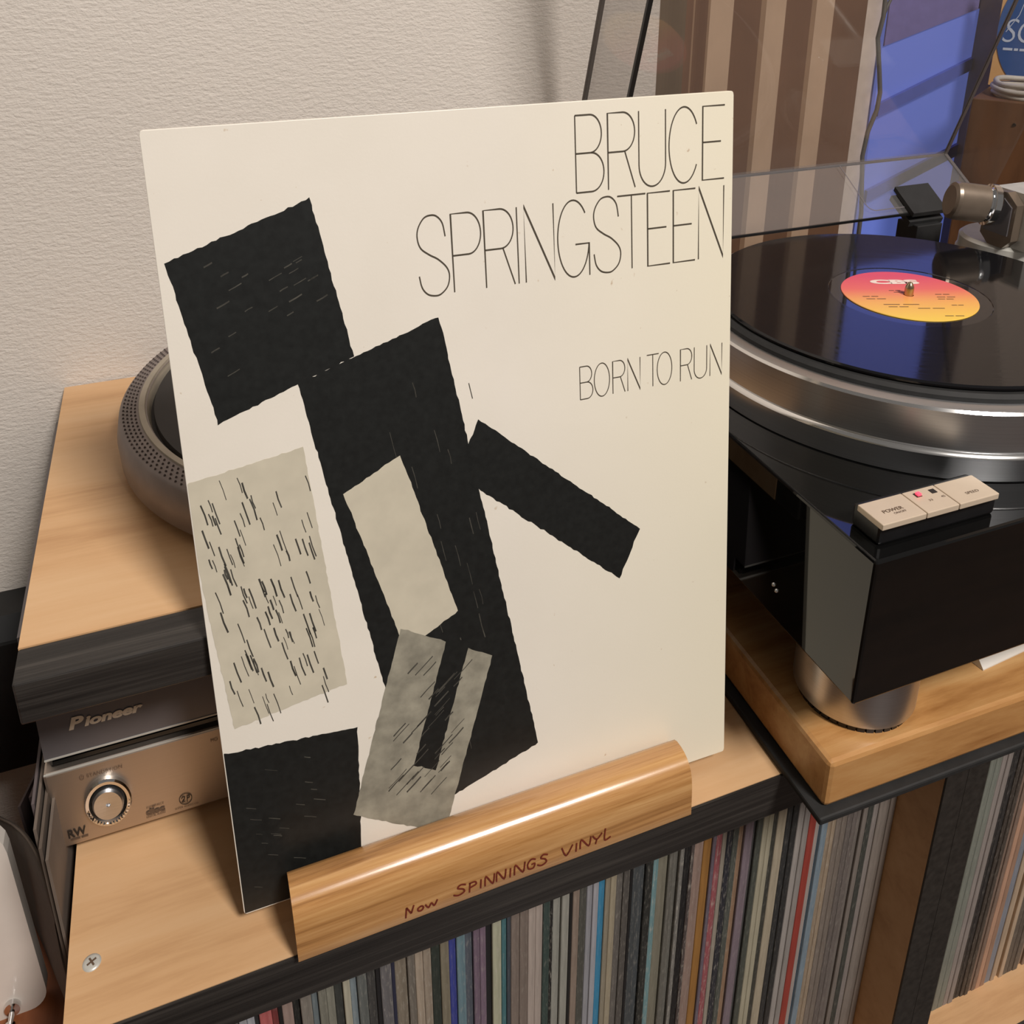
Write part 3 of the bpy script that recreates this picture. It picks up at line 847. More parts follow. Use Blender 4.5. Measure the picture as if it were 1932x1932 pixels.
# lettering: thin monoline capitals
def arc(cx, cy, rx, ry, a0, a1, n=22):
    return [(cx + rx * math.cos(math.radians(a0 + (a1 - a0) * k / n)), cy + ry * math.sin(math.radians(a0 + (a1 - a0) * k / n))) for k in range(n + 1)]
def spline(P, n=7):
    out = []
    for i in range(len(P) - 1):
        p0, p1, p2, p3 = P[max(i - 1, 0)], P[i], P[i + 1], P[min(i + 2, len(P) - 1)]
        for k in range(n):
            t = k / n
            out.append(tuple(0.5 * (2 * p1[c] + (p2[c] - p0[c]) * t + (2 * p0[c] - 5 * p1[c] + 4 * p2[c] - p3[c]) * t * t + (3 * p1[c] - p0[c] - 3 * p2[c] + p3[c]) * t ** 3) for c in (0, 1)))
    return out + [P[-1]]
G = {
 'B': [[(0, 0.0), (0, 1.0)], [(0, 0), (0.52, 0)] + arc(0.52, 0.245, 0.41, 0.245, -90, 90)[1:] + [(0, 0.49)], [(0.55, 0.49)] + arc(0.55, 0.745, 0.45, 0.255, -90, 90)[1:] + [(0, 1)]],
 'R': [[(0, 1), (0, 0), (0.55, 0)] + arc(0.55, 0.255, 0.45, 0.255, -90, 90)[1:] + [(0, 0.51)], [(0.62, 0.505), (1, 1)]],
 'U': [[(0, 0), (0, 0.70)] + arc(0.5, 0.70, 0.5, 0.30, 180, 0)[1:] + [(1, 0)]],
 'C': [[(u, v) for u, v in arc(0.5, 0.5, 0.5, 0.5, -32, -328, 44)]],
 'E': [[(1, 0), (0, 0), (0, 1), (1, 1)], [(0, 0.485), (0.84, 0.485)]],
 'P': [[(0, 1), (0, 0), (0.55, 0)] + arc(0.55, 0.265, 0.45, 0.265, -90, 90)[1:] + [(0, 0.53)]],
 'I': [[(0.5, 0), (0.5, 1)]],
 'N': [[(0, 1), (0, 0), (1, 1), (1, 0)]],
 'T': [[(0, 0), (1, 0)], [(0.5, 0), (0.5, 1)]],
 'O': [arc(0.5, 0.5, 0.5, 0.5, 0, 360, 48)],
 'G': [arc(0.5, 0.5, 0.5, 0.5, -40, -352, 46), [(0.56, 0.575), (1.0, 0.575), (1.0, 1.0)]],
 'S': [spline([(0.93, 0.275), (0.86, 0.11), (0.69, 0.02), (0.49, 0.0), (0.27, 0.03), (0.08, 0.14), (0.03, 0.26), (0.12, 0.39), (0.38, 0.48), (0.66, 0.55), (0.92, 0.66), (1.0, 0.77), (0.92, 0.90), (0.70, 0.985), (0.50, 1.0), (0.26, 0.97), (0.09, 0.88), (0.02, 0.735)])]}
rows = [
 ('BRUCE', [(216.1, 232.8), (235.4, 251.8), (254.3, 271.0), (273.2, 292.3), (294.8, 309.1)], 5.3, 35.1, 0.62),
 ('SPRINGSTEEN', [(125.4, 142.0), (144.3, 160.3), (162.2, 178.6), (179.9, 181.8), (185.0, 202.0), (204.2, 223.0), (225.5, 242.3), (240.6, 258.1), (259.4, 273.7), (275.9, 290.2), (292.5, 309.1)], 38.1, 68.1, 0.62),
 ('BORN', [(215.3, 223.3), (224.3, 234.0), (236.1, 243.9), (245.7, 253.8)], 106.5, 120.6, 0.42),
 ('TO', [(258.3, 266.1), (265.1, 274.9)], 106.4, 120.5, 0.42),
 ('RUN', [(280.7, 288.4), (290.1, 298.7), (301.0, 309.2)], 106.4, 120.6, 0.42)]
for word, xs, y0, y1, w in rows:
    mb = MB()
    for ch, (xa, xb_) in zip(word, xs):
        for st in G[ch]:
            ov = 0.012 if ch in 'OCGSU' else 0
            ribbon(mb, [(xa + (xb_ - xa) * p, y0 + (y1 - y0) * (q * (1 + 2 * ov) - ov if ch != 'U' else q * (1 + ov))) for p, q in st], w, lambda a, b: cv(a, b, 0.00022), 'letterink')
    lt = obj('lettering', mb, card)
    lt['label'] = 'hairline black capitals'

# plain abstract print: rough black, grey and pale patches
rng = random.Random(3)
def rough(P, j, step=2.2):
    out = []
    for i in range(len(P)):
        a, b = P[i], P[(i + 1) % len(P)]
        m = max(1, int(math.hypot(b[0] - a[0], b[1] - a[1]) / step))
        for k in range(m):
            t_ = k / m
            out.append((a[0] + (b[0] - a[0]) * t_ + rng.uniform(-j, j), a[1] + (b[1] - a[1]) * t_ + rng.uniform(-j, j)))
    return [(min(314.4, max(0.6, u)), min(314.4, max(0.6, v))) for u, v in out]
mb = MB()
def patch(P, mat, j, n, step=2.2):
    mb.face([cv(u, v, n) for u, v in rough(P, j, step)], mat)
def hatch(x0, y0, x1, y1, count, dx, dy, mat, n, w0=0.4, w1=1.2, keep=lambda u, v: True):
    for _ in range(count):
        u, v = rng.uniform(x0, x1), rng.uniform(y0, y1)
        if keep(u, v):
            s_ = rng.uniform(0.5, 1.2)
            ribbon(mb, [(u, v), (min(314, u + dx * s_ * 0.5 + rng.uniform(-.4, .4)), min(314, v + dy * s_ * 0.5)), (min(314, u + dx * s_), min(314, v + dy * s_))], rng.uniform(w0, w1), lambda a, b: cv(a, b, n), mat)
def quad(cx, cy, w, h, deg, mat, j, n):
    c_, s_ = math.cos(math.radians(deg)), math.sin(math.radians(deg))
    patch([(cx + x * c_ - y * s_, cy + x * s_ + y * c_) for x, y in ((-w / 2, -h / 2), (w / 2, -h / 2), (w / 2, h / 2), (-w / 2, h / 2))], mat, j, n)
quad(46, 66, 72, 62, -14, 'ink', 0.35, 0.00010)
quad(120, 186, 78, 206, -13, 'ink', 0.35, 0.00011)
quad(196, 164, 118, 26, 33, 'ink', 0.35, 0.00012)
quad(33, 174, 62, 104, -6, 'paleink', 0.3, 0.00013)
quad(33, 279, 74, 76, 4, 'ink', 0.35, 0.00014)
quad(106, 172, 34, 78, -20, 'paleink', 0.3, 0.00015)
quad(110, 256, 58, 88, 24, 'midink', 0.3, 0.00016)
quad(122, 244, 14, 62, 24, 'ink', 0.3, 0.00017)
hatch(4, 126, 62, 222, 120, 2.2, 8, 'greyink', 0.00019, 0.35, 0.9, lambda u, v: u < 58)
hatch(84, 222, 132, 292, 60, 10, -6, 'greyink', 0.00019, 0.3, 0.8, lambda u, v: abs((u - 110) + (v - 256) * 0.44) < 20)
hatch(18, 46, 74, 88, 22, 6, -2, 'greyink', 0.00019, 0.25, 0.6)
hatch(100, 100, 150, 270, 30, 3, 12, 'greyink', 0.00012, 0.25, 0.6)
hatch(4, 250, 50, 304, 18, 6, 2, 'greyink', 0.00019, 0.2, 0.5)
art = obj('abstract_print', mb, card)
art['label'] = 'flat abstract patches in black, grey and off-white'

st = thing('album_stand', 'varnished oak stand with a rounded front lip and handwritten pen lettering', 'stand', (0.0098, 0.356, 0))
mb = MB()
prof = [(0.3829, -0.3722), (0.3829, -0.3556), (0.3826, -0.3532), (0.3812, -0.3518), (0.3780, -0.3506), (0.3730, -0.3502), (0.3690, -0.3505), (0.3655, -0.3514), (0.3625, -0.3530), (0.3602, -0.3552), (0.3587, -0.3580), (0.3577, -0.3615), (0.3570, -0.3660), (0.3563, -0.3730), (0.3558, -0.3783),
        (0.3600, -0.3790), (0.3625, -0.3790), (0.3640, -0.3660), (0.3700, -0.3600), (0.3780, -0.3600), (0.3800, -0.3722)]
LX0, LX1 = 0.0100, 0.2580
mb.prism(prof, LX0, LX1, lambda t_, a, b: (t_, a, zt(b)), 'oak', smooth=True)
lip = obj('front_lip', mb, st)
lip.data.polygons.foreach_set('use_smooth', [True] * len(lip.data.polygons))
b_ = lip.modifiers.new('bevel', 'BEVEL'); b_.width = 0.0007; b_.segments = 2; b_.limit_method = 'ANGLE'; b_.angle_limit = math.radians(60)
mb = MB(); mb.box(0.03, 0.24, 0.3660, 0.4130, 0.0, zt(-0.3738), 'oak')
obj('base_board', mb, st)
# handwriting that follows the lip's face
H = {
 'n': [[(0, -0.2), (0.14, 0.9)], [(0.14, 0.9), (0.56, 0.12)], [(0.56, 0.12), (0.86, 0.92)]],
 'o': [[(0.5, 0.85), (0.15, 0.6), (0.2, 0.2), (0.6, 0.1), (0.9, 0.45), (0.75, 0.8), (0.5, 0.85)]],
 'w': [[(0, 0.8), (0.25, 0.15), (0.5, 0.7), (0.72, 0.15), (1.0, 0.95)]],
 'S': [[(1.0, 0.85), (0.6, 1.0), (0.35, 0.75), (0.75, 0.5), (0.85, 0.2), (0.4, 0.02), (0.0, 0.2)]],
 'P': [[(0.2, 0), (0.3, 1)], [(0.2, 0.95), (0.8, 0.95), (0.9, 0.65), (0.3, 0.5)]],
 'I': [[(0.4, 0), (0.55, 1)]],
 'N': [[(0.0, 0), (0.12, 1), (0.75, 0.05), (0.95, 1.05)]],
 'G': [[(0.95, 0.85), (0.5, 1.0), (0.1, 0.6), (0.2, 0.1), (0.7, 0.05), (0.85, 0.45), (0.5, 0.45)]],
 'V': [[(0.0, 1.0), (0.4, 0.0), (1.0, 0.95)]],
 'Y': [[(0.0, 1.0), (0.45, 0.5), (1.0, 1.0)], [(0.45, 0.5), (0.3, 0.0)]],
 'L': [[(0.3, 1.1), (0.2, 0.05), (1.0, 0.15)]]}
def on_lip(a, b):                # a metres along X, b true height
    y = 0.3558 + (b + 0.3783) * 0.098
    if b > -0.3660:
        y = 0.3570 + (b + 0.3660) * 0.155 + max(0, b + 0.3615) * 0.25
    return (a, y - 0.0004, zt(b))
mb = MB()
xs_ = 0.0705
for ch, w_, h_ in [('n', 7, 5.2), ('o', 5, 3.2), ('w', 8.5, 3.4), (' ', 9.5, 0), ('S', 9, 5.6), ('P', 7, 5.4), ('I', 4, 5.2), ('N', 7.5, 5.4), ('N', 7.5, 5.4), ('I', 4, 5.4), ('N', 8.5, 5.6), ('G', 7, 5.6), ('S', 8, 6.0), (' ', 9, 0), ('V', 8.5, 5.4), ('I', 4, 5.2), ('N', 9, 5.2), ('Y', 7.5, 5.4), ('L', 6, 6.4)]:
    if ch != ' ':
        base = -0.3738 - 0.0009 * (ch in 'now') + rng.uniform(-0.0003, 0.0003) - 0.0008 * math.sin((xs_ - 0.07) * 27)
        for s_ in H[ch]:
            P = spline([(xs_ + p * w_ * 0.00086, base + q * h_ * 0.001 * 0.92) for p, q in s_], 5) if len(s_) > 2 else [(xs_ + p * w_ * 0.00086, base + q * h_ * 0.001 * 0.92) for p, q in s_]
            ribbon(mb, P, 0.00088, lambda a, b: on_lip(a, b), 'pen')
    xs_ += w_ * 0.00086 + 0.0007
obj('handwriting', mb, lip)['label'] = 'dark red pen capitals'

# ---------------------------------------------------------------- turntable slab and rubber mat
SR, SP = math.radians(-1.1), (0.338, 0.327)
t = thing('rubber_mat', 'thin black rubber mat lying under the thick wooden slab', 'mat', (0.331, 0.321, 0))
mb = MB(); mb.box(0.3312, 0.905, 0.3212, 0.735, 0.0, zt(-0.3760), 'blackmatt', SR, SP)
obj('mat_sheet', mb, t, bevel=0.0015)
t = thing('wooden_slab', 'thick honey-brown wooden slab carrying the black turntable', 'slab', (0.338, 0.327, zt(-0.3758)))
mb = MB(); mb.box(0.338, 0.900, 0.327, 0.740, zt(-0.3758), zt(-0.349), 'slabwood', SR, SP)
obj('slab_block', mb, t, bevel=0.0035)

# folded white cloth end on the slab
mb = MB()
A_, Bq = Vector((0.4894, 0.3469, zt(-0.349))), Vector((0.64, 0.362, zt(-0.349)))
d_ = (Bq - A_).normalized(); n_ = Vector((-d_.y, d_.x, 0))
mb.prism([(0, 0.0002), (0.0, 0.0012), (0.010, 0.013), (0.022, 0.016), (0.030, 0.011), (0.034, 0.0002)], 0, 1, lambda q, a, b: A_ + (Bq - A_) * q + n_ * (a - 0.0 + 0.004 * (1 - q)) + Vector((0, 0, b * (1 + 0.2 * q))), 'paper')
tag(obj('folded_cloth', mb, loc=A_, bevel=0.0012), 'folded white cloth lying on the slab under the turntable front', 'cloth')

# ---------------------------------------------------------------- black turntable
TC = (0.5196, 0.5000)
PZ = zt(-0.2315)
tt = thing('turntable', 'glossy black turntable with silver platter and metal feet on the wooden slab', 'turntable', (0.332, 0.312, zt(-0.349)))
pl = bx('plinth', tt, 0.332, 0.785, 0.312, 0.715, zt(-0.3035), PZ, 'lacquer', 0.0018)
for fx, fy in ((0.3925, 0.3715), (0.725, 0.3715), (0.3925, 0.665), (0.725, 0.665)):
    mb = MB(); mb.lathe((fx, fy, 0), [(0.0, zt(-0.3035)), (0.0385, zt(-0.3035)), (0.0400, zt(-0.306)), (0.0400, zt(-0.3448)), (0.0388, zt(-0.3458)), (0, zt(-0.3458))], 'alu', 72)
    fo = obj('foot', mb, tt)
    mb = MB()
    for k in range(40):
        mb.lathe((fx, fy, 0), [(0.030, zt(-0.349)), (0.0375, zt(-0.349)), (0.0375, zt(-0.3458))], 'black', 2, a0=2 * math.pi * k / 40, a1=2 * math.pi * (k + 0.8) / 40)
    mb.lathe((fx, fy, 0), [(0, zt(-0.3488)), (0.0362, zt(-0.3488)), (0.0362, zt(-0.3458))], 'black', 40)
    obj('rubber_pad', mb, fo)
mb = MB()
mb.lathe((*TC, 0), [(0.1540, zt(-0.1958)), (0.1600, zt(-0.1962)), (0.1640, zt(-0.1972))], 'alu', 160, smooth=True)
mb.lathe((*TC, 0), [(0.1640, zt(-0.1972)), (0.1655, zt(-0.1984))], 'aluring', 160)
mb.lathe((*TC, 0), [(0.1655, zt(-0.1984)), (0.1655, zt(-0.2165)), (0.1648, zt(-0.2175))], 'alu', 160)
pt = obj('platter', mb, tt)
mb = MB()
mb.lathe((*TC, 0), [(0.1640, zt(-0.2170)), (0.1672, zt(-0.2180)), (0.1682, zt(-0.2192))], 'aluring', 160, smooth=True)
mb.lathe((*TC, 0), [(0.1682, zt(-0.2192)), (0.1665, zt(-0.2309))], 'alu', 160)
mb.lathe((*TC, 0), [(0.1665, zt(-0.2309)), (0.1660, zt(-0.2315))], 'black', 160)
obj('platter_surround', mb, tt)
mb = MB(); mb.lathe((*TC, 0), [(0, zt(-0.1925)), (0.1530, zt(-0.1925)), (0.1558, zt(-0.1940)), (0.1560, zt(-0.1958))], 'blackmatt', 160)
obj('rubber_platter_mat', mb, pt)
mb = MB(); mb.lathe((*TC, 0), [(0.0034, zt(-0.1925)), (0.0034, zt(-0.1858)), (0.0030, zt(-0.1848)), (0.0016, zt(-0.1828)), (0, zt(-0.1822))], 'brass', 24, smooth=True)
obj('spindle', mb, pt)

rec = thing('vinyl_record', 'black record with a red to yellow label lying on the silver turntable platter', 'record', (*TC, zt(-0.1925)))
mb = MB()
rz = zt(-0.19)
mb.lathe((*TC, 0), [(0.0038, zt(-0.1924)), (0.1490, zt(-0.1924)), (0.1505, zt(-0.1917)), (0.1505, zt(-0.1908)), (0.1490, rz), (0.0595, rz - 0.0002)], 'vinyl', 160)
obj('grooved_disc', mb, rec)
mb = MB(); mb.lathe((*TC, 0), [(0.0595, rz - 0.0002), (0.0590, rz - 0.0006), (0.0500, rz - 0.0006), (0.0038, rz - 0.0006), (0.0038, zt(-0.1924))], 'deadwax', 120)
obj('run_out_area', mb, rec)
mb = MB(); mb.lathe((*TC, 0), [(0.0500, rz - 0.0004), (0.0498, rz + 0.0001), (0.0038, rz + 0.0001)], 'label', 96)
lab = obj('centre_label', mb, rec, loc=(*TC, rz))
RX, RY = Vector((0.937, -0.351, 0)), Vector((0.351, 0.937, 0))
def on_label(x, y):              # millimetres from the middle of the label
    return lambda a, b: Vector((*TC, rz + 0.0003)) + RX * ((x + a) / 1000) + RY * ((y + b) / 1000)
mb = MB()
text(mb, 'CBS', on_label(-20, 22), 39, 9.5, 'whiteprint', 0.06, 0.0, 0.95)
obj('logo_print', mb, lab)
mb = MB()
for x, y, w_ in [(-12, 8.5, 9), (-9.5, 5, 10), (-37, -3.5, 12), (-36, -8.5, 15), (21, 0.5, 11), (20, -5, 14), (19, -9, 12), (-27, -19.5, 27), (-25, -24, 15), (-4, -27, 20), (24, -21, 9), (10, -41, 14)]:
    # too small to read in the photograph: short printed rules
    ribbon(mb, [(0, 0), (w_ * 0.45, 0)], 0.9, on_label(x, y), 'greyprint')
    ribbon(mb, [(w_ * 0.55, 0), (w_, 0)], 0.9, on_label(x, y), 'greyprint')
obj('small_print', mb, lab)

mb = MB()
for yy, z_ in ((0.3918, -0.2858), (0.3884, -0.2874)):
    mb.lathe((0.3321, yy, zt(z_)), [(0.0014, 0.0), (0.0012, 0.0010), (0.0006, 0.0016), (0, 0.0017)], 'chrome', 12, (0, 1, 0), (0, 0, 1), (-1, 0, 0), True)
obj('side_stud', mb, pl)
# touch controls
bx('control_base', tt, 0.3425, 0.4285, 0.3225, 0.3455, PZ + 0.0001, zt(-0.2213), 'black', 0.002)
ctl = [c for c in tt.children if c.name.startswith('control_base')][0]
kz0, kz1 = zt(-0.2213), zt(-0.2185)
for xa, xb_ in ((0.3390, 0.3700), (0.3706, 0.3938), (0.3944, 0.4238)):
    mb = MB(); mb.box(xa, xb_, 0.3180, 0.3384, kz0, kz1, 'keytop')
    obj('touch_key', mb, ctl, bevel=0.0005)
def on_key(x, y):
    return lambda a, b: (x + a, y + b, kz1 + 0.0002)
mb = MB()
text(mb, 'POWER', on_key(0.3472, 0.3262), 0.0140, 0.0026, 'greyprint', 0.01)
text(mb, 'ON/OFF', on_key(0.3525, 0.3236), 0.0085, 0.0016, 'greyprint')
text(mb, 'SPEED', on_key(0.4052, 0.3238), 0.0095, 0.0020, 'greyprint')
text(mb, '33', on_key(0.3800, 0.3262), 0.0026, 0.0016, 'greyprint')
text(mb, '45', on_key(0.3895, 0.3266), 0.0026, 0.0016, 'greyprint')
obj('key_print', mb, ctl)
for lx, lit in ((0.3776, True), (0.3889, False)):
    mb = MB(); mb.box(lx - 0.0019, lx + 0.0019, 0.3316, 0.3352, kz1 - 0.0002, kz1 + 0.0003, 'blackprint')
    if lit:
        mb.box(lx - 0.0008, lx + 0.0016, 0.3320, 0.3345, kz1, kz1 + 0.0016, 'led')
    o = obj('indicator', mb, ctl)
    o['label'] = 'small red indicator lamp' if lit else 'unlit dark indicator'

# tonearm assembly
arm = MB()
arm.lathe((0.738, 0.600, 0), [(0.050, PZ), (0.050, zt(-0.222)), (0.047, zt(-0.2205))], 'bronze', 64)
arm.lathe((0.738, 0.600, 0), [(0.046, zt(-0.2205)), (0.0455, zt(-0.207)), (0.044, zt(-0.205)), (0.044, zt(-0.198)), (0.041, zt(-0.196)), (0, zt(-0.196))], 'silver', 64)
ab = obj('tonearm_base', arm, tt)
mb = MB()
mb.box(0.708, 0.790, 0.556, 0.600, zt(-0.196), zt(-0.159), 'silver')
mb.box(0.724, 0.775, 0.5535, 0.5565, zt(-0.1945), zt(-0.170), 'greyprint')
mb.box(0.7265, 0.7725, 0.5525, 0.5540, zt(-0.1930), zt(-0.1725), 'silver')
mb.box(0.7300, 0.7690, 0.5520, 0.5527, zt(-0.1915), zt(-0.1745), 'greypanel')
obj('arm_housing', mb, ab, bevel=0.001)
mb = MB()
pent = [(0.566, -0.190), (0.566, -0.166), (0.578, -0.1590), (0.594, -0.160), (0.600, -0.168), (0.600, -0.190), (0.590, -0.196), (0.574, -0.196)]
mb.prism(pent, 0.6985, 0.708, lambda t_, a, b: (t_, a, zt(b)), 'bronze')
mb.prism([(a, b) for a, b in [(0.570, -0.187), (0.570, -0.168), (0.580, -0.163), (0.592, -0.164), (0.596, -0.170), (0.596, -0.187)]], 0.6970, 0.6987, lambda t_, a, b: (t_, a, zt(b)), 'greypanel')
obj('bearing_plate', mb, ab, bevel=0.0006)
mb = MB()
a_, b_2 = Vector((0.6560, 0.602, zt(-0.1655))), Vector((0.7000, 0.588, zt(-0.1700)))
ax_ = (b_2 - a_).normalized(); e1 = Vector((0, 0, 1)); e1 = (e1 - ax_ * e1.dot(ax_)).normalized(); e2 = ax_.cross(e1)
L_ = (b_2 - a_).length
e1k = e1 * 1.3
mb.lathe(a_, [(0, 0), (0.0105, 0), (0.0130, 0.002), (0.0136, 0.005), (0.0136, L_ * 0.70)], 'bronze', 48, e2, e1k, ax_)
mb.lathe(a_, [(0.0136, L_ * 0.70), (0.0126, L_ * 0.72), (0.0126, L_ * 0.76), (0.0150, L_ * 0.78), (0.0150, L_ * 0.90), (0.0142, L_ * 0.93), (0.005, L_ * 0.95)], 'chrome', 48, e2, e1k, ax_)
mb.tube([a_ + ax_ * (L_ * 0.9), a_ + ax_ * (L_ * 1.15)], 0.006, 'silver')
cw = obj('counterweight', mb, ab)
cw['label'] = 'brown metal counterweight with chrome ring'
mb = MB()
mb.tube([(0.786, 0.575, zt(-0.176)), (0.792, 0.52, zt(-0.177)), (0.790, 0.42, zt(-0.179)), (0.772, 0.35, zt(-0.182))], 0.005, 'silver')
mb.box(0.760, 0.778, 0.325, 0.352, zt(-0.187), zt(-0.178), 'silver')
obj('arm_tube', mb, ab)

# dust cover, hinged open
dc = bpy.data.objects.new('dust_cover', None); COL.objects.link(dc); dc.parent = tt
dc.empty_display_size = 0.02
dc['label'] = 'clear smoky plastic lid, hinged open'
XL, XR = 0.332, 0.785
Cc = Vector((0, 0.735, zt(-0.1645)))
tv = Vector((0, -0.4226, 0.9063 * K))
bv = Vector((0, -0.9063, -0.4226 * K))
dcl = Vector((XL, 0.672, zt(-0.1935)))
dc.location = dcl - wpos(tt)
hgt, dep, thk = 0.069, 0.36, 0.0035
bn, tn = bv, tv
def cp(x, s_, d):                # s along the lid's big panel, d along its depth
    q = Cc + tv * s_ + bv * d
    return (x, q.y, q.z)
def slab(name, x0, x1, s0, s1, d0, d1, mat):
    mb = MB()
    V = [cp(x, s_, d) for d in (d0, d1) for s_ in (s0, s1) for x in (x0, x1)]
    mb.mesh(V, [(0, 2, 3, 1), (4, 5, 7, 6), (0, 1, 5, 4), (2, 6, 7, 3), (0, 4, 6, 2), (1, 3, 7, 5)], mat)
    return obj(name, mb, dc)
slab('top_pane', XL + thk, XR - thk, thk, dep, 0, thk, 'cover')
slab('rear_pane', XL + thk, XR - thk, 0, thk, 0, hgt - 0.001, 'cover_rear')
slab('side_pane', XL, XL + thk, 0, dep, 0.0015, hgt - 0.0015, 'cover')
slab('side_pane', XR - thk, XR, 0, dep, 0.0015, hgt - 0.0015, 'cover')
slab('lid_edge', XL - 0.0003, XL + thk, 0, dep, -0.0012, 0.0014, 'coveredge')
slab('lid_edge', XL - 0.0003, XL + thk, 0, dep, hgt - 0.0014, hgt + 0.0012, 'coveredgeblack')
slab('lid_edge', XR - thk, XR + 0.0003, 0, dep, -0.0008, 0.0012, 'coverseam')
slab('lid_edge', XR - thk, XR + 0.0003, 0, 0.0012, 0.0014, hgt - 0.0012, 'coverseam')
slab('lid_edge', XL + thk, XR - thk, -0.0006, 0.0010, -0.0009, 0.0007, 'coverseam')
slab('lid_edge', XL + thk, XR - thk, 0.0016, thk, hgt - 0.0004, hgt + 0.0004, 'coveredgeblack')
# moulded outline round the hinge pocket in the rear pane
mb = MB()
pk = [(0.6370, 0.005)] + [(0.6370, 0.054)] + [(0.6370 + 0.008 * (1 - math.cos(a)), 0.054 + 0.008 * math.sin(a)) for a in [k * math.pi / 12 for k in range(1, 7)]] + [(0.682, 0.062)]
ribbon(mb, pk, 0.0011, lambda a, b: cp(a, thk + 0.0004, b), 'coverseam')
obj('pocket_outline', mb, dc)
# hinge
mb = MB()
hb = [cp(0, -0.004, hgt - 0.004), cp(0, -0.004, hgt - 0.044)]
mb.prism([(hgt + 0.006, -0.0045), (hgt + 0.006, -0.0005), (hgt - 0.027, -0.0005), (hgt - 0.027, -0.0045)], 0.6800, 0.7230, lambda t_, d, s_: cp(t_, s_, d), 'blackmatt')
mb.prism([(hgt + 0.006, 0.0042), (hgt + 0.006, 0.0075), (hgt - 0.027, 0.0075), (hgt - 0.027, 0.0042)], 0.6800, 0.7230, lambda t_, d, s_: cp(t_, s_, d), 'blackmatt')
mb.box(0.6860, 0.7180, 0.662, 0.690, PZ, zt(-0.199), 'blackmatt')
obj('hinge', mb, tt, bevel=0.001)

# ---------------------------------------------------------------- things behind on the right
th_ = math.atan2(-0.84, 0.54)
mb = MB()
bp = Vector((0.990, 0.900, 0)); d1 = Vector((0.54, -0.84, 0)); d2 = Vector((0.84, 0.54, 0))
def qb(a, b, z): return bp + d1 * a + d2 * b + Vector((0, 0, z))
V = [qb(a, b, z) for z in (FZ, zt(-0.149)) for b in (0, 0.17) for a in (0, 0.178)]
mb.mesh(V, [(0, 2, 3, 1), (4, 5, 7, 6), (0, 1, 5, 4), (2, 6, 7, 3), (0, 4, 6, 2), (1, 3, 7, 5)], 'brownwood')
sp_ = thing('wooden_cabinet', 'tall dark brown wooden cabinet standing behind the turntable at right', 'cabinet', (bp.x, bp.y, FZ))
so = obj('carcass', mb, sp_, bevel=0.002)
mb = MB()
mb.lathe(qb(0.055, -0.0002, zt(-0.17)), [(0.002, 0.0012), (0.0024, 0.0), (0.0, 0.0005)], 'blackprint', 12, d1, Vector((0, 0, 1)), -d2)
obj('nail_hole', mb, so)

mb = MB()
for k, (rr, hh) in enumerate(((0.046, 0.004), (0.048, 0.011), (0.045, 0.018))):
    c_ = qb(0.062, 0.055, zt(-0.149) + hh)
    mb.tube([c_ + Vector((rr * math.cos(a), rr * math.sin(a), 0.0014 * math.sin(3 * a + k))) for a in [j * 2 * math.pi / 40 for j in range(41)]], 0.0036, 'palecable', 8)
tag(obj('coiled_cable', mb, loc=qb(0.062, 0.055, zt(-0.149))), 'coil of pale grey cable lying on top of the brown cabinet', 'cable')

pz = zt(-0.149)
t = thing('picture_card', 'tan card with a big blue disc standing upright on the brown cabinet', 'card', qb(-0.004, 0.128, pz))
CP = lambda a, z, n=0.0: qb(a, 0.128 - n, 0) + Vector((0, 0, zt(z)))
mb = MB()
V = [CP(a, z, n) for n in (0, -0.003) for z in (-0.149, -0.035) for a in (-0.004, 0.135)]
mb.mesh(V, [(0, 2, 3, 1), (4, 5, 7, 6), (0, 1, 5, 4), (2, 6, 7, 3), (0, 4, 6, 2), (1, 3, 7, 5)], 'orange')
cb = obj('card_back', mb, t)
mb = MB()
mb.lathe(CP(0.0545, -0.0925, 0.0002), [(0.0585, 0.0), (0.0585, 0.0008), (0, 0.0008)], 'discblue', 72, d1, (0, 0, K), -d2)
dk = obj('blue_disc', mb, t)
mb = MB()
CL = lambda a, b: CP(a, b, 0.0014)
text(mb, 'SOL', lambda a, b: CL(0.0040 + a, -0.1062 + b), 0.064, 0.0225, 'palewhite', -0.012, 0.18, 0.9)
for x0_, x1_ in ((0.0, 0.012), (0.014, 0.019), (0.021, 0.036), (0.038, 0.055)):
    ribbon(mb, [(x0_, 0), (x1_, 0)], 0.0024, lambda a, b: CL(0.0070 + a, -0.1128 + b), 'palewhite')
for off in (0.0, 0.005):
    ribbon(mb, [(0.002 + off, -0.0965), (0.010 + off * 2, -0.080), (0.018 + off * 2, -0.055)], 0.0009, CL, 'palewhite')
obj('disc_lettering', mb, dk)

# ---------------------------------------------------------------- things at the left of the cabinet
BT = zt(-0.50)
t = thing('storage_box', 'low reddish brown wooden box on the floor left of the record cabinet', 'box', (-0.36, 0.36, FZ))
bx('box_body', t, -0.60, -0.1115, 0.36, 0.610, FZ, BT - 0.012, 'redwood', 0.002)
bx('box_lid', t, -0.602, -0.1112, 0.358, 0.612, BT - 0.012, BT, 'redwood', 0.002)

